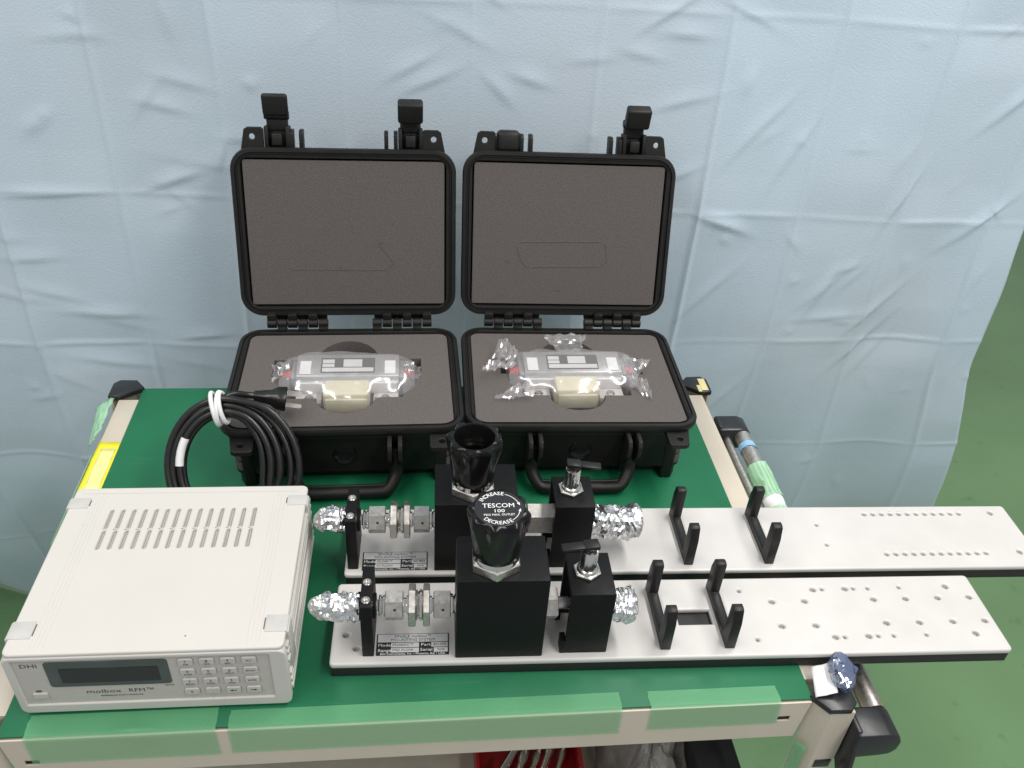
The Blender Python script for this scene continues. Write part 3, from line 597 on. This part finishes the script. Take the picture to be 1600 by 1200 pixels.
def make_mount(loc, rz, L, Wd, topz, label, d):
    t = thing('mounting_plate', label, 'mounting plate', (loc[0], loc[1], 0), rz, 'regulator mounting plates')
    o = rrect(L, Wd, 0.004, 4); bev = 0.0022; zb = 0.0128
    box('base_slab', -L/2+0.001, L/2-0.001, -Wd/2+0.0015, Wd/2-0.0015, 0.0, zb, 'dark', t, 0.001)
    plate2d('white_plate', o, d['holes'], topz-zb, 'plate', t, TX(0, 0, (topz+zb)/2), bev, 40)
    Z0 = topz
    for (xa, xb) in d['inner']: box('added_hole_floor', xa, xb, -Wd/2+0.008, Wd/2-0.008, zb-0.002, zb+0.0022, 'slotfloor', t, 0)  # grey sheet added under the holes so they look less dark
    # end post (split clamp)
    px = d['post']
    ps = prism('end_post', [(-0.0396, Z0), (-0.0396, Z0+0.050), (-0.0390, Z0+0.066), (-0.036, Z0+0.0675), (0.008, Z0+0.0675), (0.0105, Z0+0.065), (0.0105, Z0)], px-0.0052, px+0.0052, 'black', t, 0.0008)
    for y in d['screws']:
        rev('socket_screw', (px, y, Z0+0.0675), (0, 0, 1), [(0.0040, -0.001), (0.0040, 0.0012), (0.0034, 0.0018), (0.0019, 0.0018), (0.0018, 0.0002)], 'steel', ps, 20)
    ay, az = d['axis']
    # clamp ring, fittings
    rev('clamp_ring', (px+0.0052, ay, az), (1, 0, 0), [(0.0115, 0), (0.0115, 0.002), (0.011, 0.0025)], 'black', t, 28)
    rev('clamp_ring', (px-0.0052, ay, az), (-1, 0, 0), [(0.0125, 0), (0.0125, 0.003), (0.011, 0.0045)], 'black', t, 28)
    x = px+0.010; bx0, bx1, by0, by1, bh = d['block']
    span = bx0-x; u_ = span/0.074
    rev('tube', (x-0.004, ay, az), (1, 0, 0), [(0.0052, 0), (0.0052, span+0.008)], 'steel', t, 24)
    rev('ferrule', (x, ay, az), (1, 0, 0), [(0.0088, 0), (0.0098, 0.001), (0.0098, 0.0022*u_), (0.0080, 0.003*u_), (0.0095, 0.0042*u_), (0.0095, 0.0060*u_)], 'chrome', t, 28)
    def wn(xa, xb, r, m, rot, dot=None):
        n_ = hexnut('hex_nut', t, x+xa*u_, x+xb*u_, ay, az, r, m, rot)
        if dot is not None:
            a = rot+dot; rev('weep_hole_shade', (x+(xa*0.45+xb*0.55)*u_, ay-0.866*r*cos(0.45+dot), az+0.866*r*sin(0.45+dot)), (0, -cos(0.524+dot*0), sin(0.524)), [(0.0013, -0.0006), (0.0013, 0.0002)], 'inkb', n_, 10)  # dark disc paints the shade inside the small hole
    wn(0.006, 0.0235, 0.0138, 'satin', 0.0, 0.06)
    rev('union_neck', (x+0.0235*u_, ay, az), (1, 0, 0), [(0.0068, 0), (0.0068, 0.003*u_), (0.0088, 0.0034*u_), (0.0088, 0.006*u_)], 'chrome', t, 28)
    wn(0.0285, 0.0355, 0.0192, 'satin', pi/6)
    rev('union_ring', (x+0.0355*u_, ay, az), (1, 0, 0), [(0.0125, 0), (0.0140, 0.0012*u_), (0.0118, 0.0026*u_), (0.0140, 0.0040*u_), (0.0140, 0.0058*u_), (0.0125, 0.0070*u_)], 'chrome', t, 32)
    wn(0.0425, 0.0490, 0.0192, 'satin', pi/6)
    rev('union_neck', (x+0.0490*u_, ay, az), (1, 0, 0), [(0.0080, 0), (0.0080, 0.002*u_), (0.0062, 0.0025*u_), (0.0062, 0.005*u_)], 'chrome', t, 28)
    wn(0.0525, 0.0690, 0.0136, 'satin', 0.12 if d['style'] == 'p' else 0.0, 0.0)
    rev('ferrule', (x+0.0690*u_, ay, az), (1, 0, 0), [(0.0098, 0), (0.0098, 0.002*u_), (0.0075, 0.0026*u_), (0.0092, 0.0040*u_), (0.0092, 0.0050*u_)], 'chrome', t, 28)
    # regulator body
    bl = box('regulator_block', bx0, bx1, by0, by1, Z0, Z0+bh, 'black', t, 0.0012, 3)
    kx, ky = d['knob']; kz = Z0+bh
    rev('regulator_nut', (kx, ky, kz), (0, 0, 1), [(0.0222, 0), (0.0232, 0.0008), (0.0232, 0.0088), (0.0216, 0.0104), (0.0205, 0.0106)], 'satin', t, 6, d['nutrot'], None, 20)
    rev('bonnet_ring', (kx, ky, kz+0.0106), (0, 0, 1), [(0.0205, 0), (0.0205, 0.002), (0.0195, 0.004), (0.0195, 0.008)], 'chrome', t, 40)
    kb, H = kz+0.0150, d['knobh']; R0, R1 = 0.0205, 0.0272
    def lobe(r, t_, a):
        if r < 0.0216: return r
        w = min(1, max(0, (t_-0.30*H)/(0.50*H))); w = w*w*(3-2*w)
        sc = 0.5-0.5*cos(8*(a+0.2))          # eight scallops
        return r-0.0042*w*sc**0.75
    prof = [(R0-0.001, 0), (R0, 0.001), (R0+0.0008, H*0.15), (R0+0.0016, H*0.3), (R0+0.0024, H*0.42), (R0+0.0038, H*0.55), (R0+0.0054, H*0.70), (R1-0.0003, H*0.80), (R1, H*0.90), (R1-0.0002, H*0.955), (R1-0.0022, H)]
    if d['style'] == 'q':
        prof += [(0.0195, H+0.0004), (0.0186, H-0.001), (0.0180, H-0.03), (0.0180, H-0.034)]
    else:
        prof += [(0.0218, H+0.0006), (0.0212, H-0.0006)]
    kn = rev('regulator_knob', (kx, ky, kb), (0, 0, 1), prof, 'knob', t, 96, 0, lobe, 40)
    if d['style'] == 'p':
        dz = kb+H
        rev('label_disc', (kx, ky, dz-0.0006), (0, 0, 1), [(0.0208, 0), (0.0208, 0.0012), (0.0204, 0.0015)], 'disc', kn, 48)
        base = TX(kx, ky, dz+0.00098) @ Matrix.Rotation(-rz, 4, 'Z')
        it = [('TESCOM', 0.0070, -0.0005, 0.0028, 0, 'CENTER', 1.0), ('100', 0.0052, -0.0005, -0.0034, 0, 'CENTER', 1.25), ('PSIG MAX. OUTLET', 0.0030, -0.0005, -0.0078, 0, 'CENTER', 1.0)]
        for s, a0, a1, flip in (('INCREASE', 148, 78, 1), ('DECREASE', 228, 300, -1)):
            n_ = len(s)
            for i, ch in enumerate(s):
                a = radians(a0+(a1-a0)*i/(n_-1)); r_ = 0.0172
                it.append((ch, 0.0056, r_*cos(a), r_*sin(a), a-pi/2 if flip > 0 else a+pi/2, 'CENTER', 1.0))
        lettering('lettering', it, 'inkw', kn, base)
        bm = bmesh.new()
        for a0, a1 in ((70, 20), (-54, -14)):
            pts = [Vector((0.0172*cos(radians(a0+(a1-a0)*k/10)), 0.0172*sin(radians(a0+(a1-a0)*k/10)), 0)) for k in range(11)]
            for p_, q_ in zip(pts, pts[1:]):
                for_w = [(p_*0.985, q_*0.985, q_*1.015, p_*1.015)]
                for f_ in for_w: bm.faces.new([bm.verts.new(base @ v_) for v_ in f_])
            e_ = pts[-1]; dr = (pts[-1]-pts[-2]).normalized(); nn = e_.normalized()
            bm.faces.new([bm.verts.new(base @ v_) for v_ in (e_+nn*0.0012, e_+dr*0.0034, e_-nn*0.0012)])
        bmobj('arrows', bm, 'inkw', kn, None)
    else:
        rev('adjusting_screw', (kx, ky, kb+H-0.0340), (0, 0, 1), [(0.0110, 0), (0.0110, 0.004), (0.0085, 0.005), (0.0085, 0.009), (0.006, 0.0095)], 'brass', kn, 6, 0.3, None, 20)
    # outlet side: nut, tube, valve bracket
    vx0, vx1, vy0, vy1, vh = d['valve']
    hexnut('hex_nut', t, bx1, bx1+0.0125, ay, az, 0.0150, 'satin', 0.0)
    if d['style'] == 'q': hexnut('hex_nut', t, bx1+0.0125, vx0+0.004, ay, az, 0.0165, 'satin', 0.2)
    rev('tube', (bx1, ay, az), (1, 0, 0), [(0.0058, 0), (0.0058, vx1-bx1+0.006)], 'steel', t, 24)
    zt = Z0+vh; th = 0.0035
    bm = bmesh.new()
    prof = [(vy0, Z0), (vy0, zt), (vy1, zt), (vy1, Z0), (vy1-th, Z0), (vy1-th, zt-th), (vy0+th, zt-th), (vy0+th, Z0)]
    a = [bm.verts.new((vx0, p[0], p[1])) for p in prof]; c_ = [bm.verts.new((vx1, p[0], p[1])) for p in prof]; n = 8
    bm.faces.new(a); bm.faces.new(c_[::-1])
    for i in range(n): bm.faces.new((a[i], c_[i], c_[(i+1) % n], a[(i+1) % n]))
    bmesh.ops.recalc_face_normals(bm, faces=bm.faces); bmesh.ops.bevel(bm, geom=list(bm.edges), offset=0.0008, segments=2, profile=0.5, affect='EDGES')
    vb = bmobj('valve_bracket', bm, 'black', t)
    for y0_ in (vy0, vy1-0.012): box('bracket_flange', vx0-0.004, vx0+0.001, y0_, y0_+0.012, Z0, Z0+0.016, 'black', vb, 0.0006)
    box('valve_body', vx0+0.010, vx1-0.008, vy0+0.012, vy1-0.010, az-0.016, zt-th, 'satin', t, 0.002)
    vx, vy = d['stem']
    rev('valve_nut', (vx, vy, zt), (0, 0, 1), hexprof(0, 0.0040, 0.0130), 'steel', t, 6, 0.1, None, 20)
    rev('valve_stem', (vx, vy, zt+0.0040), (0, 0, 1), [(0.0098, 0), (0.0098, 0.0010), (0.0088, 0.0026), (0.0078, 0.0034), (0.0078, 0.0225), (0.0070, 0.0245), (0.0040, 0.0250)], 'stem', t, 36)
    lv = d['lever']; bm = bmesh.new(); z_ = zt+0.0286
    addrev(bm, (vx, vy, z_-0.001), (0, 0, 1), [(0.0052, 0), (0.0056, 0.001), (0.0052, 0.004)], 20)
    R_ = TX(vx, vy, z_+0.004) @ Matrix.Rotation(lv[0], 4, 'Z') @ Matrix.Rotation(lv[1], 4, 'Y')
    addbox(bm, -0.0075, 0.0065, -0.0055, 0.0055, -0.001, 0.0040, 0.0012, 2, R_)
    addbox(bm, 0.003, 0.0265, -0.0045, 0.0045, 0.0005, 0.0032, 0.0008, 2, R_)
    bmobj('lever', bm, 'black2', t)
    # foil wraps at both open ends
    for (p0, p1, r0, r1, sd, bl_) in d['foil']: foil('foil_wrap', t, p0, p1, r0, r1, sd, bl_)
    # cradles for the flow element
    for cx in d['cradles']:
        y0_ = -0.0392; y1_ = 0.0365; w = 0.0048
        pr = [(y0_, Z0), (y0_+0.0008, Z0+0.034), (y0_+0.0042, Z0+0.0485), (y0_+0.0070, Z0+0.0500), (y0_+0.0118, Z0+0.0500), (y0_+0.0135, Z0+0.0480), (y0_+0.0135, Z0+0.0080), (y1_-0.0140, Z0+0.0080), (y1_-0.0140, Z0+0.0455), (y1_-0.0120, Z0+0.0475), (y1_-0.0075, Z0+0.0475), (y1_-0.0042, Z0+0.0455), (y1_-0.0005, Z0+0.032), (y1_, Z0)]
        prism('cradle', pr, cx-w, cx+w, 'black2', t, 0.0007)
    # nameplate
    nx0, nx1, ny0, ny1 = d['name']; cxn, cyn = (nx0+nx1)/2, (ny0+ny1)/2; w, h_ = nx1-nx0, ny1-ny0
    npl = box('nameplate', nx0, nx1, ny0, ny1, Z0, Z0+0.0007, 'inkb', t, 0.0002, 1)
    def fld(u0, u1, v0, v1, m='greylab'): box('nameplate_field', nx0+w*u0, nx0+w*u1, ny0+h_*v0, ny0+h_*v1, Z0+0.0007, Z0+0.0009, m, npl, 0, 1)
    fld(0.015, 0.985, 0.60, 0.965); fld(0.20, 0.585, 0.36, 0.565); fld(0.20, 0.585, 0.125, 0.325); fld(0.755, 0.985, 0.36, 0.565); fld(0.79, 0.985, 0.125, 0.325)
    base = TX(nx0, ny0, Z0+0.00098); tx = d['text']
    lettering('lettering', [('SINGLE molbloc\u2122', h_*0.17, w*0.50, h_*0.86, 0, 'CENTER', 1.1), ('MOUNTING SYSTEM', h_*0.17, w*0.50, h_*0.69, 0, 'CENTER', 1.1), (tx[0], h_*0.15, w*0.22, h_*0.462, 0, 'LEFT', 1.1), (tx[1], h_*0.15, w*0.22, h_*0.225, 0, 'LEFT', 1.1), (tx[2], h_*0.15, w*0.87, h_*0.462, 0, 'CENTER', 1.1), ('N/A', h_*0.15, w*0.89, h_*0.225, 0, 'CENTER', 1.1)], 'ink', npl, base)
    lettering('lettering', [('Model', h_*0.19, w*0.02, h_*0.455, 0, 'LEFT', 1.1), ('Range', h_*0.19, w*0.02, h_*0.21, 0, 'LEFT', 1.1), ('Part', h_*0.19, w*0.61, h_*0.46, 0, 'LEFT', 1.2), ('Serial', h_*0.19, w*0.60, h_*0.225, 0, 'LEFT', 1.15), ('DH Instruments, Inc. \u2022 Phoenix, AZ \u2022 USA', h_*0.125, w*0.50, h_*0.05, 0, 'CENTER', 1.15)], 'inkw', npl, base)
    return t
make_mount((0.2419, -0.1634), -0.0228, 0.6535, 0.0952, 0.0193, 'front white mounting plate whose regulator knob has a printed label disc', dict(style='p', inner=((0.065, 0.320), (-0.322, -0.298)), holes=holesP, post=-0.2920, screws=(-0.0115, -0.0320), axis=(-0.0195, 0.0655), block=(-0.2131, -0.1330, -0.0433, 0.0105, 0.1030),
    knob=(-0.1795, -0.0215), nutrot=0.0, knobh=0.0490, valve=(-0.1125, -0.0725, -0.0404, 0.0097, 0.0805), stem=(-0.0955, -0.0135), lever=(pi+0.12, 0.02), cradles=(-0.0155, 0.0468), name=(-0.2851, -0.2186, -0.0392, -0.0152), text=('PS206DC\u2122', 'MID FLOW', '401344'),
    foil=[((-0.2985, -0.0195, 0.0655), (-0.3450, -0.0185, 0.0645), 0.0108, 0.0095, 3.1, 0.9), ((-0.0740, -0.0195, 0.0620), (-0.0455, -0.0180, 0.0600), 0.0125, 0.0140, 8.2, 0.5)]))
make_mount((0.2960, -0.0593), -0.0233, 0.7483, 0.0936, 0.0189, 'rear white mounting plate whose regulator knob is an open hollow cup', dict(style='q', inner=((0.10, 0.365),), holes=holesQ, post=-0.3655, screws=(-0.0080, -0.0330), axis=(-0.0150, 0.0640), block=(-0.2842, -0.2035, -0.0428, 0.0165, 0.0915),
    knob=(-0.2475, -0.0185), nutrot=0.0, knobh=0.0490, valve=(-0.1668, -0.1275, -0.0404, 0.0050, 0.0850), stem=(-0.1495, -0.0155), lever=(-0.06, 0.10), cradles=(-0.0198, 0.0668), name=(-0.3568, -0.2910, -0.0417, -0.0170), text=('PS208S\u2122', 'HI FLOW', '401883'),
    foil=[((-0.3715, -0.0150, 0.0640), (-0.4050, -0.0140, 0.0635), 0.0115, 0.0082, 5.5, 0.9), ((-0.1285, -0.0150, 0.0600), (-0.0700, -0.0120, 0.0560), 0.0138, 0.0160, 1.9, 0.35)]))

# ------------------------------------------------------------------ bench instrument
IW, ID, IH = 0.2260, 0.1990, 0.0810
ins = thing('flow_terminal', 'ivory bench instrument with dark display and keypad on the green mat', 'instrument', (-0.2280, -0.1298, 0), -0.008)
zs = 0.0430
for s in (-1, 1):
    for y in (-0.080, 0.080): box('rubber_foot', s*0.09-0.008, s*0.09+0.008, y-0.008, y+0.008, 0, 0.005, 'dark', ins, 0.001)
sh = TX(0, 0.0035, 0)
loft('lower_shell', [(IW-0.014, ID-0.016, 0.006, 0.0035), (IW-0.008, ID-0.010, 0.007, 0.0045), (IW-0.005, ID-0.008, 0.008, 0.009), (IW-0.002, ID-0.007, 0.008, zs-0.0006)], 'white', ins, 5, True, True, 40, sh)
loft('upper_shell', [(IW-0.002, ID-0.007, 0.008, zs), (IW-0.003, ID-0.007, 0.008, 0.069), (IW-0.005, ID-0.008, 0.008, 0.0752), (IW-0.0125, ID-0.0125, 0.008, 0.0775), (IW-0.014, ID-0.014, 0.008, 0.0755)], 'white', ins, 5, True, True, 40, sh)
slots = []
for k in range(14):
    x = -0.0703+0.01033*k
    for (ya, yb) in ((0.0426, 0.0682), (0.0165, 0.0402)):
        slots.append(rrect(0.0031, yb-ya, 0.0015, 3, x, (ya+yb)/2))
top = plate2d('top_cover', rrect(IW-0.0020, ID-0.0010, 0.006, 5), slots, 0.0046, 'white', ins, TX(0, 0, IH-0.0023), 0.0018, 40)
plate2d('vent_liner', rrect(0.150, 0.066, 0.002, 3), [], 0.0012, 'slotfloor', ins, TX(-0.003, 0.0425, IH-0.0036))
for s in (-1, 1):
    for k in range(4):
        x = s*(0.0810+k*0.0034)
        box('top_ridge', x-0.0003, x+0.0003, -0.092, 0.088, IH-0.0003, IH+0.00018, 'white', top, 0.0001, 1)
    for z in (0.012, 0.021, 0.030, 0.048, 0.058, 0.066):
        box('side_ridge', min(s*(IW/2-0.003), s*(IW/2+0.0006)), max(s*(IW/2-0.003), s*(IW/2+0.0006)), -0.090, 0.092, z, z+0.0042, 'white', ins, 0.0006)
    for (ya, yb) in ((0.0700, 0.0840), (-0.0830, -0.0650)):
        cl = box('corner_clip', min(s*0.0940, s*0.1128), max(s*0.0940, s*0.1128), ya, yb, IH-0.002, IH+0.0006, 'white2', ins, 0.0005)
        box('clip_side', min(s*0.1110, s*0.1142), max(s*0.1110, s*0.1142), ya, yb, 0.030, IH-0.0005, 'white2', cl, 0.0006)
        box('clip_gap', min(s*0.0928, s*0.0936), max(s*0.0928, s*0.0936), ya+0.003, yb-0.003, IH-0.001, IH+0.0003, 'ink', cl, 0)
box('cover_seam', -0.104, 0.104, 0.0900, 0.0905, IH-0.0003, IH+0.00015, 'white2', top, 0)
rev('speck', (0.0300, -0.0845, IH-0.0002), (0, 0, 1), [(0.0008, 0), (0.0007, 0.0003)], 'ink', top, 8)
# front bezel: outer frame, sunken panel
FY = -ID/2
fm = lambda y: TX(0, y, 0) @ XZ
PX, PZ, PWd, PHt = -0.0036, 0.0435, 0.1990, 0.0560
bz = plate2d('front_bezel', rrect(IW, 0.0735, 0.0070, 5, 0, 0.0040+0.0735/2), [rrect(PWd+0.006, PHt+0.0020, 0.0015, 3, PX, PZ+0.0005)], 0.0075, 'white', ins, fm(FY+0.0032), 0.0014, 40)
pnl = plate2d('front_panel', rrect(PWd+0.0075, PHt+0.003, 0.001, 2, PX, PZ), [], 0.002, 'panel', ins, fm(FY+0.0022))
PY = FY+0.0012
dsp = plate2d('display', rrect(0.0980, 0.0325, 0.003, 4, -0.0330, 0.0540), [], 0.0010, 'lcd', pnl, fm(PY-0.0003), 0.0003)
plate2d('display_glass', rrect(0.0790, 0.0185, 0.001, 3, -0.0320, 0.0525), [], 0.0004, 'lcd2', dsp, fm(PY-0.0010))
keys = ['7', '8', '9', '+/-', '4', '5', '6', 'ESCAPE', '1', '2', '3', 'ENTER', '0', '.', '<', '>']
subs = ['TARE', 'HEAD', 'RESET', '', 'RANGE', 'UNIT', 'DISPLAY', '', 'SENSOR', 'SYSTEM', 'MODE', '', '', '', '', '']
for i, k in enumerate(keys):
    cx = 0.0306+0.0172*(i % 4); czz = 0.0660-0.0133*(i//4)
    bt = plate2d('button', rrect(0.0122, 0.0082, 0.002, 4, cx, czz), [], 0.0020, 'button', pnl, fm(PY-0.0008), 0.0007)
    plate2d('button_well', rrect(0.0130, 0.0090, 0.0024, 4, cx, czz), [rrect(0.0122, 0.0082, 0.002, 4, cx, czz)], 0.0004, 'slotfloor', pnl, fm(PY-0.0001))
    it = []
    if k in '<>':
        bm = bmesh.new(); d = -1 if k == '<' else 1; Bm = fm(PY-0.0019)
        f_ = [(-d*0.003, -0.0005), (d*0.0005, -0.0005), (d*0.0005, -0.0014), (d*0.0032, 0), (d*0.0005, 0.0014), (d*0.0005, 0.0005), (-d*0.003, 0.0005)]
        bm.faces.new([bm.verts.new(Bm @ Vector((cx+p[0], czz+p[1], 0))) for p in f_])
        bmobj('lettering', bm, 'ink', bt, None); continue
    if len(k) > 3: it.append((k, 0.0023, cx, czz, 0, 'CENTER', 1.0))
    else: it.append((k, 0.0044, cx, czz+(0.0010 if subs[i] else 0), 0, 'CENTER', 1.0))
    if subs[i]: it.append((subs[i], 0.0020, cx, czz-0.0024, 0, 'CENTER', 1.0))
    lettering('lettering', it, 'ink', bt, fm(PY-0.0019))
for it in [('molbox', 0.0066, -0.0420, 0.0290, 0, 'CENTER', 1.40), ('RFM\u2122', 0.0066, -0.0110, 0.0292, 0, 'CENTER', 1.15), ('REFERENCE FLOW MONITOR', 0.0022, -0.0280, 0.0230, 0, 'CENTER', 1.2), ('REMOTE', 0.0020, 0.0130, 0.0345, 0, 'CENTER', 1.0), ('DHI', 0.0066, -0.0940, 0.0655, 0, 'CENTER', 1.25)]:
    lettering('lettering', [it], 'ink', pnl, fm(PY-0.0001))
pw = plate2d('power_button', rrect(0.0120, 0.0065, 0.001, 3, -0.0930, 0.0270), [], 0.0022, 'button', pnl, fm(PY-0.0006), 0.0006)
plate2d('power_light', rrect(0.0046, 0.0016, 0.0006, 3, -0.0935, 0.0325), [], 0.0008, 'ink', pnl, fm(PY-0.0002))

# ------------------------------------------------------------------ power cord
pc = thing('power_cord', 'coiled black power cord with white tie leaning on the left case', 'power cord', (0, 0, 0))
cc = Vector((-0.2060, 0.0235, 0.0585)); cv = Vector((-0.0035, 0.036, 0.0525)); cu_ = Vector((0.0530, 0.0, 0.003)); cn_ = cu_.cross(cv).normalized()
if cn_.y > 0: cn_ = -cn_
RT = 0.0037
slot = [(0, 0), (0.0078, 0.0010), (-0.0078, 0.001), (0.0036, 0.0075), (-0.0042, 0.0078), (0.0115, 0.0085), (-0.0120, 0.0085)]
path = []
turns = 6.0; n_ = int(turns*48); tie_a = pi/2+0.03
for k in range(n_+1):
    t_ = k/48.0; a = tie_a+pi-0.25-2*pi*t_             # clockwise
    i = min(int(t_), 6); f_ = t_-int(t_); j = min(i+1, 6); w = max(0, min(1, (f_-0.75)/0.25)); w = w*w*(3-2*w)
    sx = slot[i][0]*(1-w)+slot[j][0]*w; sn = slot[i][1]*(1-w)+slot[j][1]*w
    da = (a-tie_a+pi) % (2*pi)-pi
    right = max(0.0, cos(a+0.25)); spread = 0.85+1.55*right*min(1, abs(da)/0.7)
    dirr = cu_*cos(a)+cv*sin(a); dl = dirr.length
    p = cc+dirr*((dl+sx*spread*(1.0)-0.010*right*(0.6 if i % 2 else -0.2))/dl)+dirr*(0.0035/dl)*nz(t_*2.3, i*1.7)*min(1, abs(da)/0.8)+cn_*(sn*(1.0-0.35*right)+0.0022*nz(t_*3, i))
    p.z = max(p.z, RT+0.0003)
    path.append(p)
end = [path[-1]]
tip = Vector((-0.1490, 0.0830, 0.1060))
path2 = path[:-3]
lead = spline([path2[-1], Vector((-0.2040, 0.0640, 0.1180)), Vector((-0.1860, 0.0725, 0.1145)), Vector((-0.1680, 0.0800, 0.1060))], 8)
cd = tube('cable', path, RT, 'cord', pc, 12)
lead = spline([Vector((-0.2480, 0.0500, 0.1060)), Vector((-0.2150, 0.0600, 0.1200)), Vector((-0.2010, 0.0710, 0.1200)), Vector((-0.1880, 0.0790, 0.1130)), Vector((-0.1740, 0.0820, 0.1085))], 8)
tube('cable', lead, RT, 'cord', pc, 12)
# plug
pd = Vector((0.92, 0.02, -0.16)).normalized(); p0 = Vector((-0.1820, 0.0815, 0.1105))
rot = pd.to_track_quat('X', 'Z').to_matrix().to_4x4(); pm = TX(*p0) @ rot
bm = bmesh.new(); R_ = []
for (x, w, h) in ((0, 0.010, 0.009), (0.006, 0.0115, 0.0105), (0.010, 0.013, 0.012), (0.018, 0.016, 0.014), (0.024, 0.0235, 0.0200), (0.033, 0.0255, 0.0225), (0.0345, 0.0240, 0.021)):
    R_.append([bm.verts.new(pm @ Vector((x, a, b_))) for a, b_ in rrect(w, h, min(w, h)*0.32, 4)])
N = len(R_[0])
for a, b_ in zip(R_, R_[1:]):
    for k in range(N): bm.faces.new((a[k], a[(k+1) % N], b_[(k+1) % N], b_[k]))
bm.faces.new(R_[0][::-1]); bm.faces.new(R_[-1]); pl = bmobj('plug', bm, 'cord', pc, 45)
for y in (0.0062, -0.0062):
    if y > 0: plate2d('blade', [(0.033, -0.0030), (0.0495, -0.0030), (0.0510, -0.0018), (0.0510, 0.0018), (0.0495, 0.0030), (0.033, 0.0030)], [circ(0.0465, 0, 0.0012)], 0.0015, 'blade', pl, pm @ TX(0, y, 0.004) @ Matrix.Rotation(0.9, 4, 'X'))
    else: plate2d('blade', [(0.033, -0.0022), (0.0500, -0.0022), (0.0515, -0.0012), (0.0515, 0.0012), (0.0500, 0.0022), (0.033, 0.0022)], [], 0.0022, 'blade', pl, pm @ TX(0, y, -0.003) @ Matrix.Rotation(0.9, 4, 'X'))
# white tie round the bundle at the top
ta = tie_a+0.06; tcn = cc+cu_*cos(ta)+cv*sin(ta)+cn_*0.0035; td = (-cu_*sin(ta)+cv*cos(ta)).normalized(); rad = (cu_*cos(ta)+cv*sin(ta)).normalized()
for k, (o_, tw) in enumerate(((-0.0050, 0.1), (-0.0005, -0.15), (0.0040, 0.2))):
    pts = [tcn+td*(o_+0.0018*sin(a+tw*9))+rad*(0.0165+0.0006*k)*cos(a)+cn_*0.0128*sin(a) for a in [2*pi*i/28 for i in range(28)]]
    tube('tie', pts, 0.0024, 'tie', pc, 8, True, 1.0)
# pale sleeve on one strand
i0 = min(range(48, n_), key=lambda k: (path[k]-(cc+cu_*0.86*cos(radians(158))+cv*0.9*sin(radians(158))+cn_*0.006)).length)
tube('sleeve', [path[i]+cn_*0.0008 for i in range(i0-2, i0+3)], RT+0.0006, 'tie', pc, 14)

# ------------------------------------------------------------------ small things at the cart's corners and below
pk = thing('small_packet', 'small clear packet with blue content and white tag at the front corner cap', 'packet', (0.3705, -0.2330, 0.0031))
sheet('tag', lambda u, v: (-0.012+0.020*u+0.006*v, -0.017+0.030*v, 0.0015+0.006*u+0.004*v+0.001*nz(u*3, v*3)), 6, 8, 'sticker', pk, 60, 0.0004)
def bagf(u, v):
    a = 2*pi*u; t = v; r = 0.0125*sin(pi*min(1, max(0.03, t)))**0.6
    n_ = 0.005*abs(nz(cos(a)*2, sin(a)*2, t*5))
    return (0.016+(r+n_)*cos(a)*0.9+0.004*t, -0.018+0.040*t, 0.0125+(r*0.8+n_)*sin(a))
sheet('blue_bag', bagf, 22, 16, 'bagblue', pk, 20)
tr = thing('red_tray', 'red plastic tray under the cart top holding chrome tools', 'tray', (0.130, -0.085, -0.354))
box('tray_floor', -0.064, 0.064, -0.11, 0.11, 0, 0.004, 'redtray', tr, 0.001)
for s in (-1, 1):
    box('tray_wall', s*0.064-0.002, s*0.064+0.002, -0.112, 0.112, 0.0, 0.045, 'redtray', tr, 0.001)
    box('tray_wall', -0.062, 0.062, s*0.11-0.002, s*0.11+0.002, 0.0, 0.045, 'redtray', tr, 0.001)
tool_labels = ['long chrome rod lying in the red tray, leftmost of the tools', 'chrome rod second from the left in the red tray', 'chrome rod third from the left in the red tray', 'chrome rod fourth from the left in the red tray', 'chrome rod at the right wall of the red tray', 'chrome rod lying across the other tools in the red tray']
for k, (x, y, a) in enumerate(((0.098, -0.115, -0.45), (0.115, -0.120, -0.40), (0.132, -0.115, -0.46), (0.150, -0.110, -0.42), (0.166, -0.115, -0.40), (0.124, -0.080, -0.62))):
    tl = thing('chrome_tool', tool_labels[k], 'tool', (x, y, -0.340+0.009*(k % 2)+0.016*(k == 5)), a, 'tools in the red tray')
    rev('shaft', (0, -0.055, 0), (0, 1, 0.05), [(0.0035, 0), (0.004, 0.002), (0.004, 0.07), (0.0058, 0.075), (0.0058, 0.085), (0.0042, 0.088), (0.0042, 0.118), (0.003, 0.12)], 'chrome', tl, 16)
    rev('socket', (0, -0.055, 0), (0, -1, -0.05), [(0.0065, 0), (0.0072, 0.001), (0.0072, 0.018), (0.0062, 0.0195)], 'chrome', tl, 18)
def ragf(u, v):
    x = 0.222+0.118*u; y = -0.24+0.26*v; e = min(1, 5*min(u, 1-u))*min(1, 5*min(v, 1-v))
    return (x+0.02*nz(u*6, v*6), y+0.02*nz(u*5, v*5, 4), -0.352+e*(0.10+0.05*nz(u*3, v*3, 1)+0.035*(1-2*abs(nz(u*6, v*5, 2)))+0.012*(1-2*abs(nz(u*14, v*12, 3)))))
o = sheet('crumpled_sheet', ragf, 70, 70, 'rag', None, 25); tag(o, 'crumpled grey plastic sheeting on the lower shelf beside the red tray', 'plastic sheet')
bb = box('black_box', 0.300, 0.350, -0.24, 0.10, -0.354, -0.20, 'cap', None, 0.004); tag(bb, 'black box on the lower shelf beside the right front post', 'box')
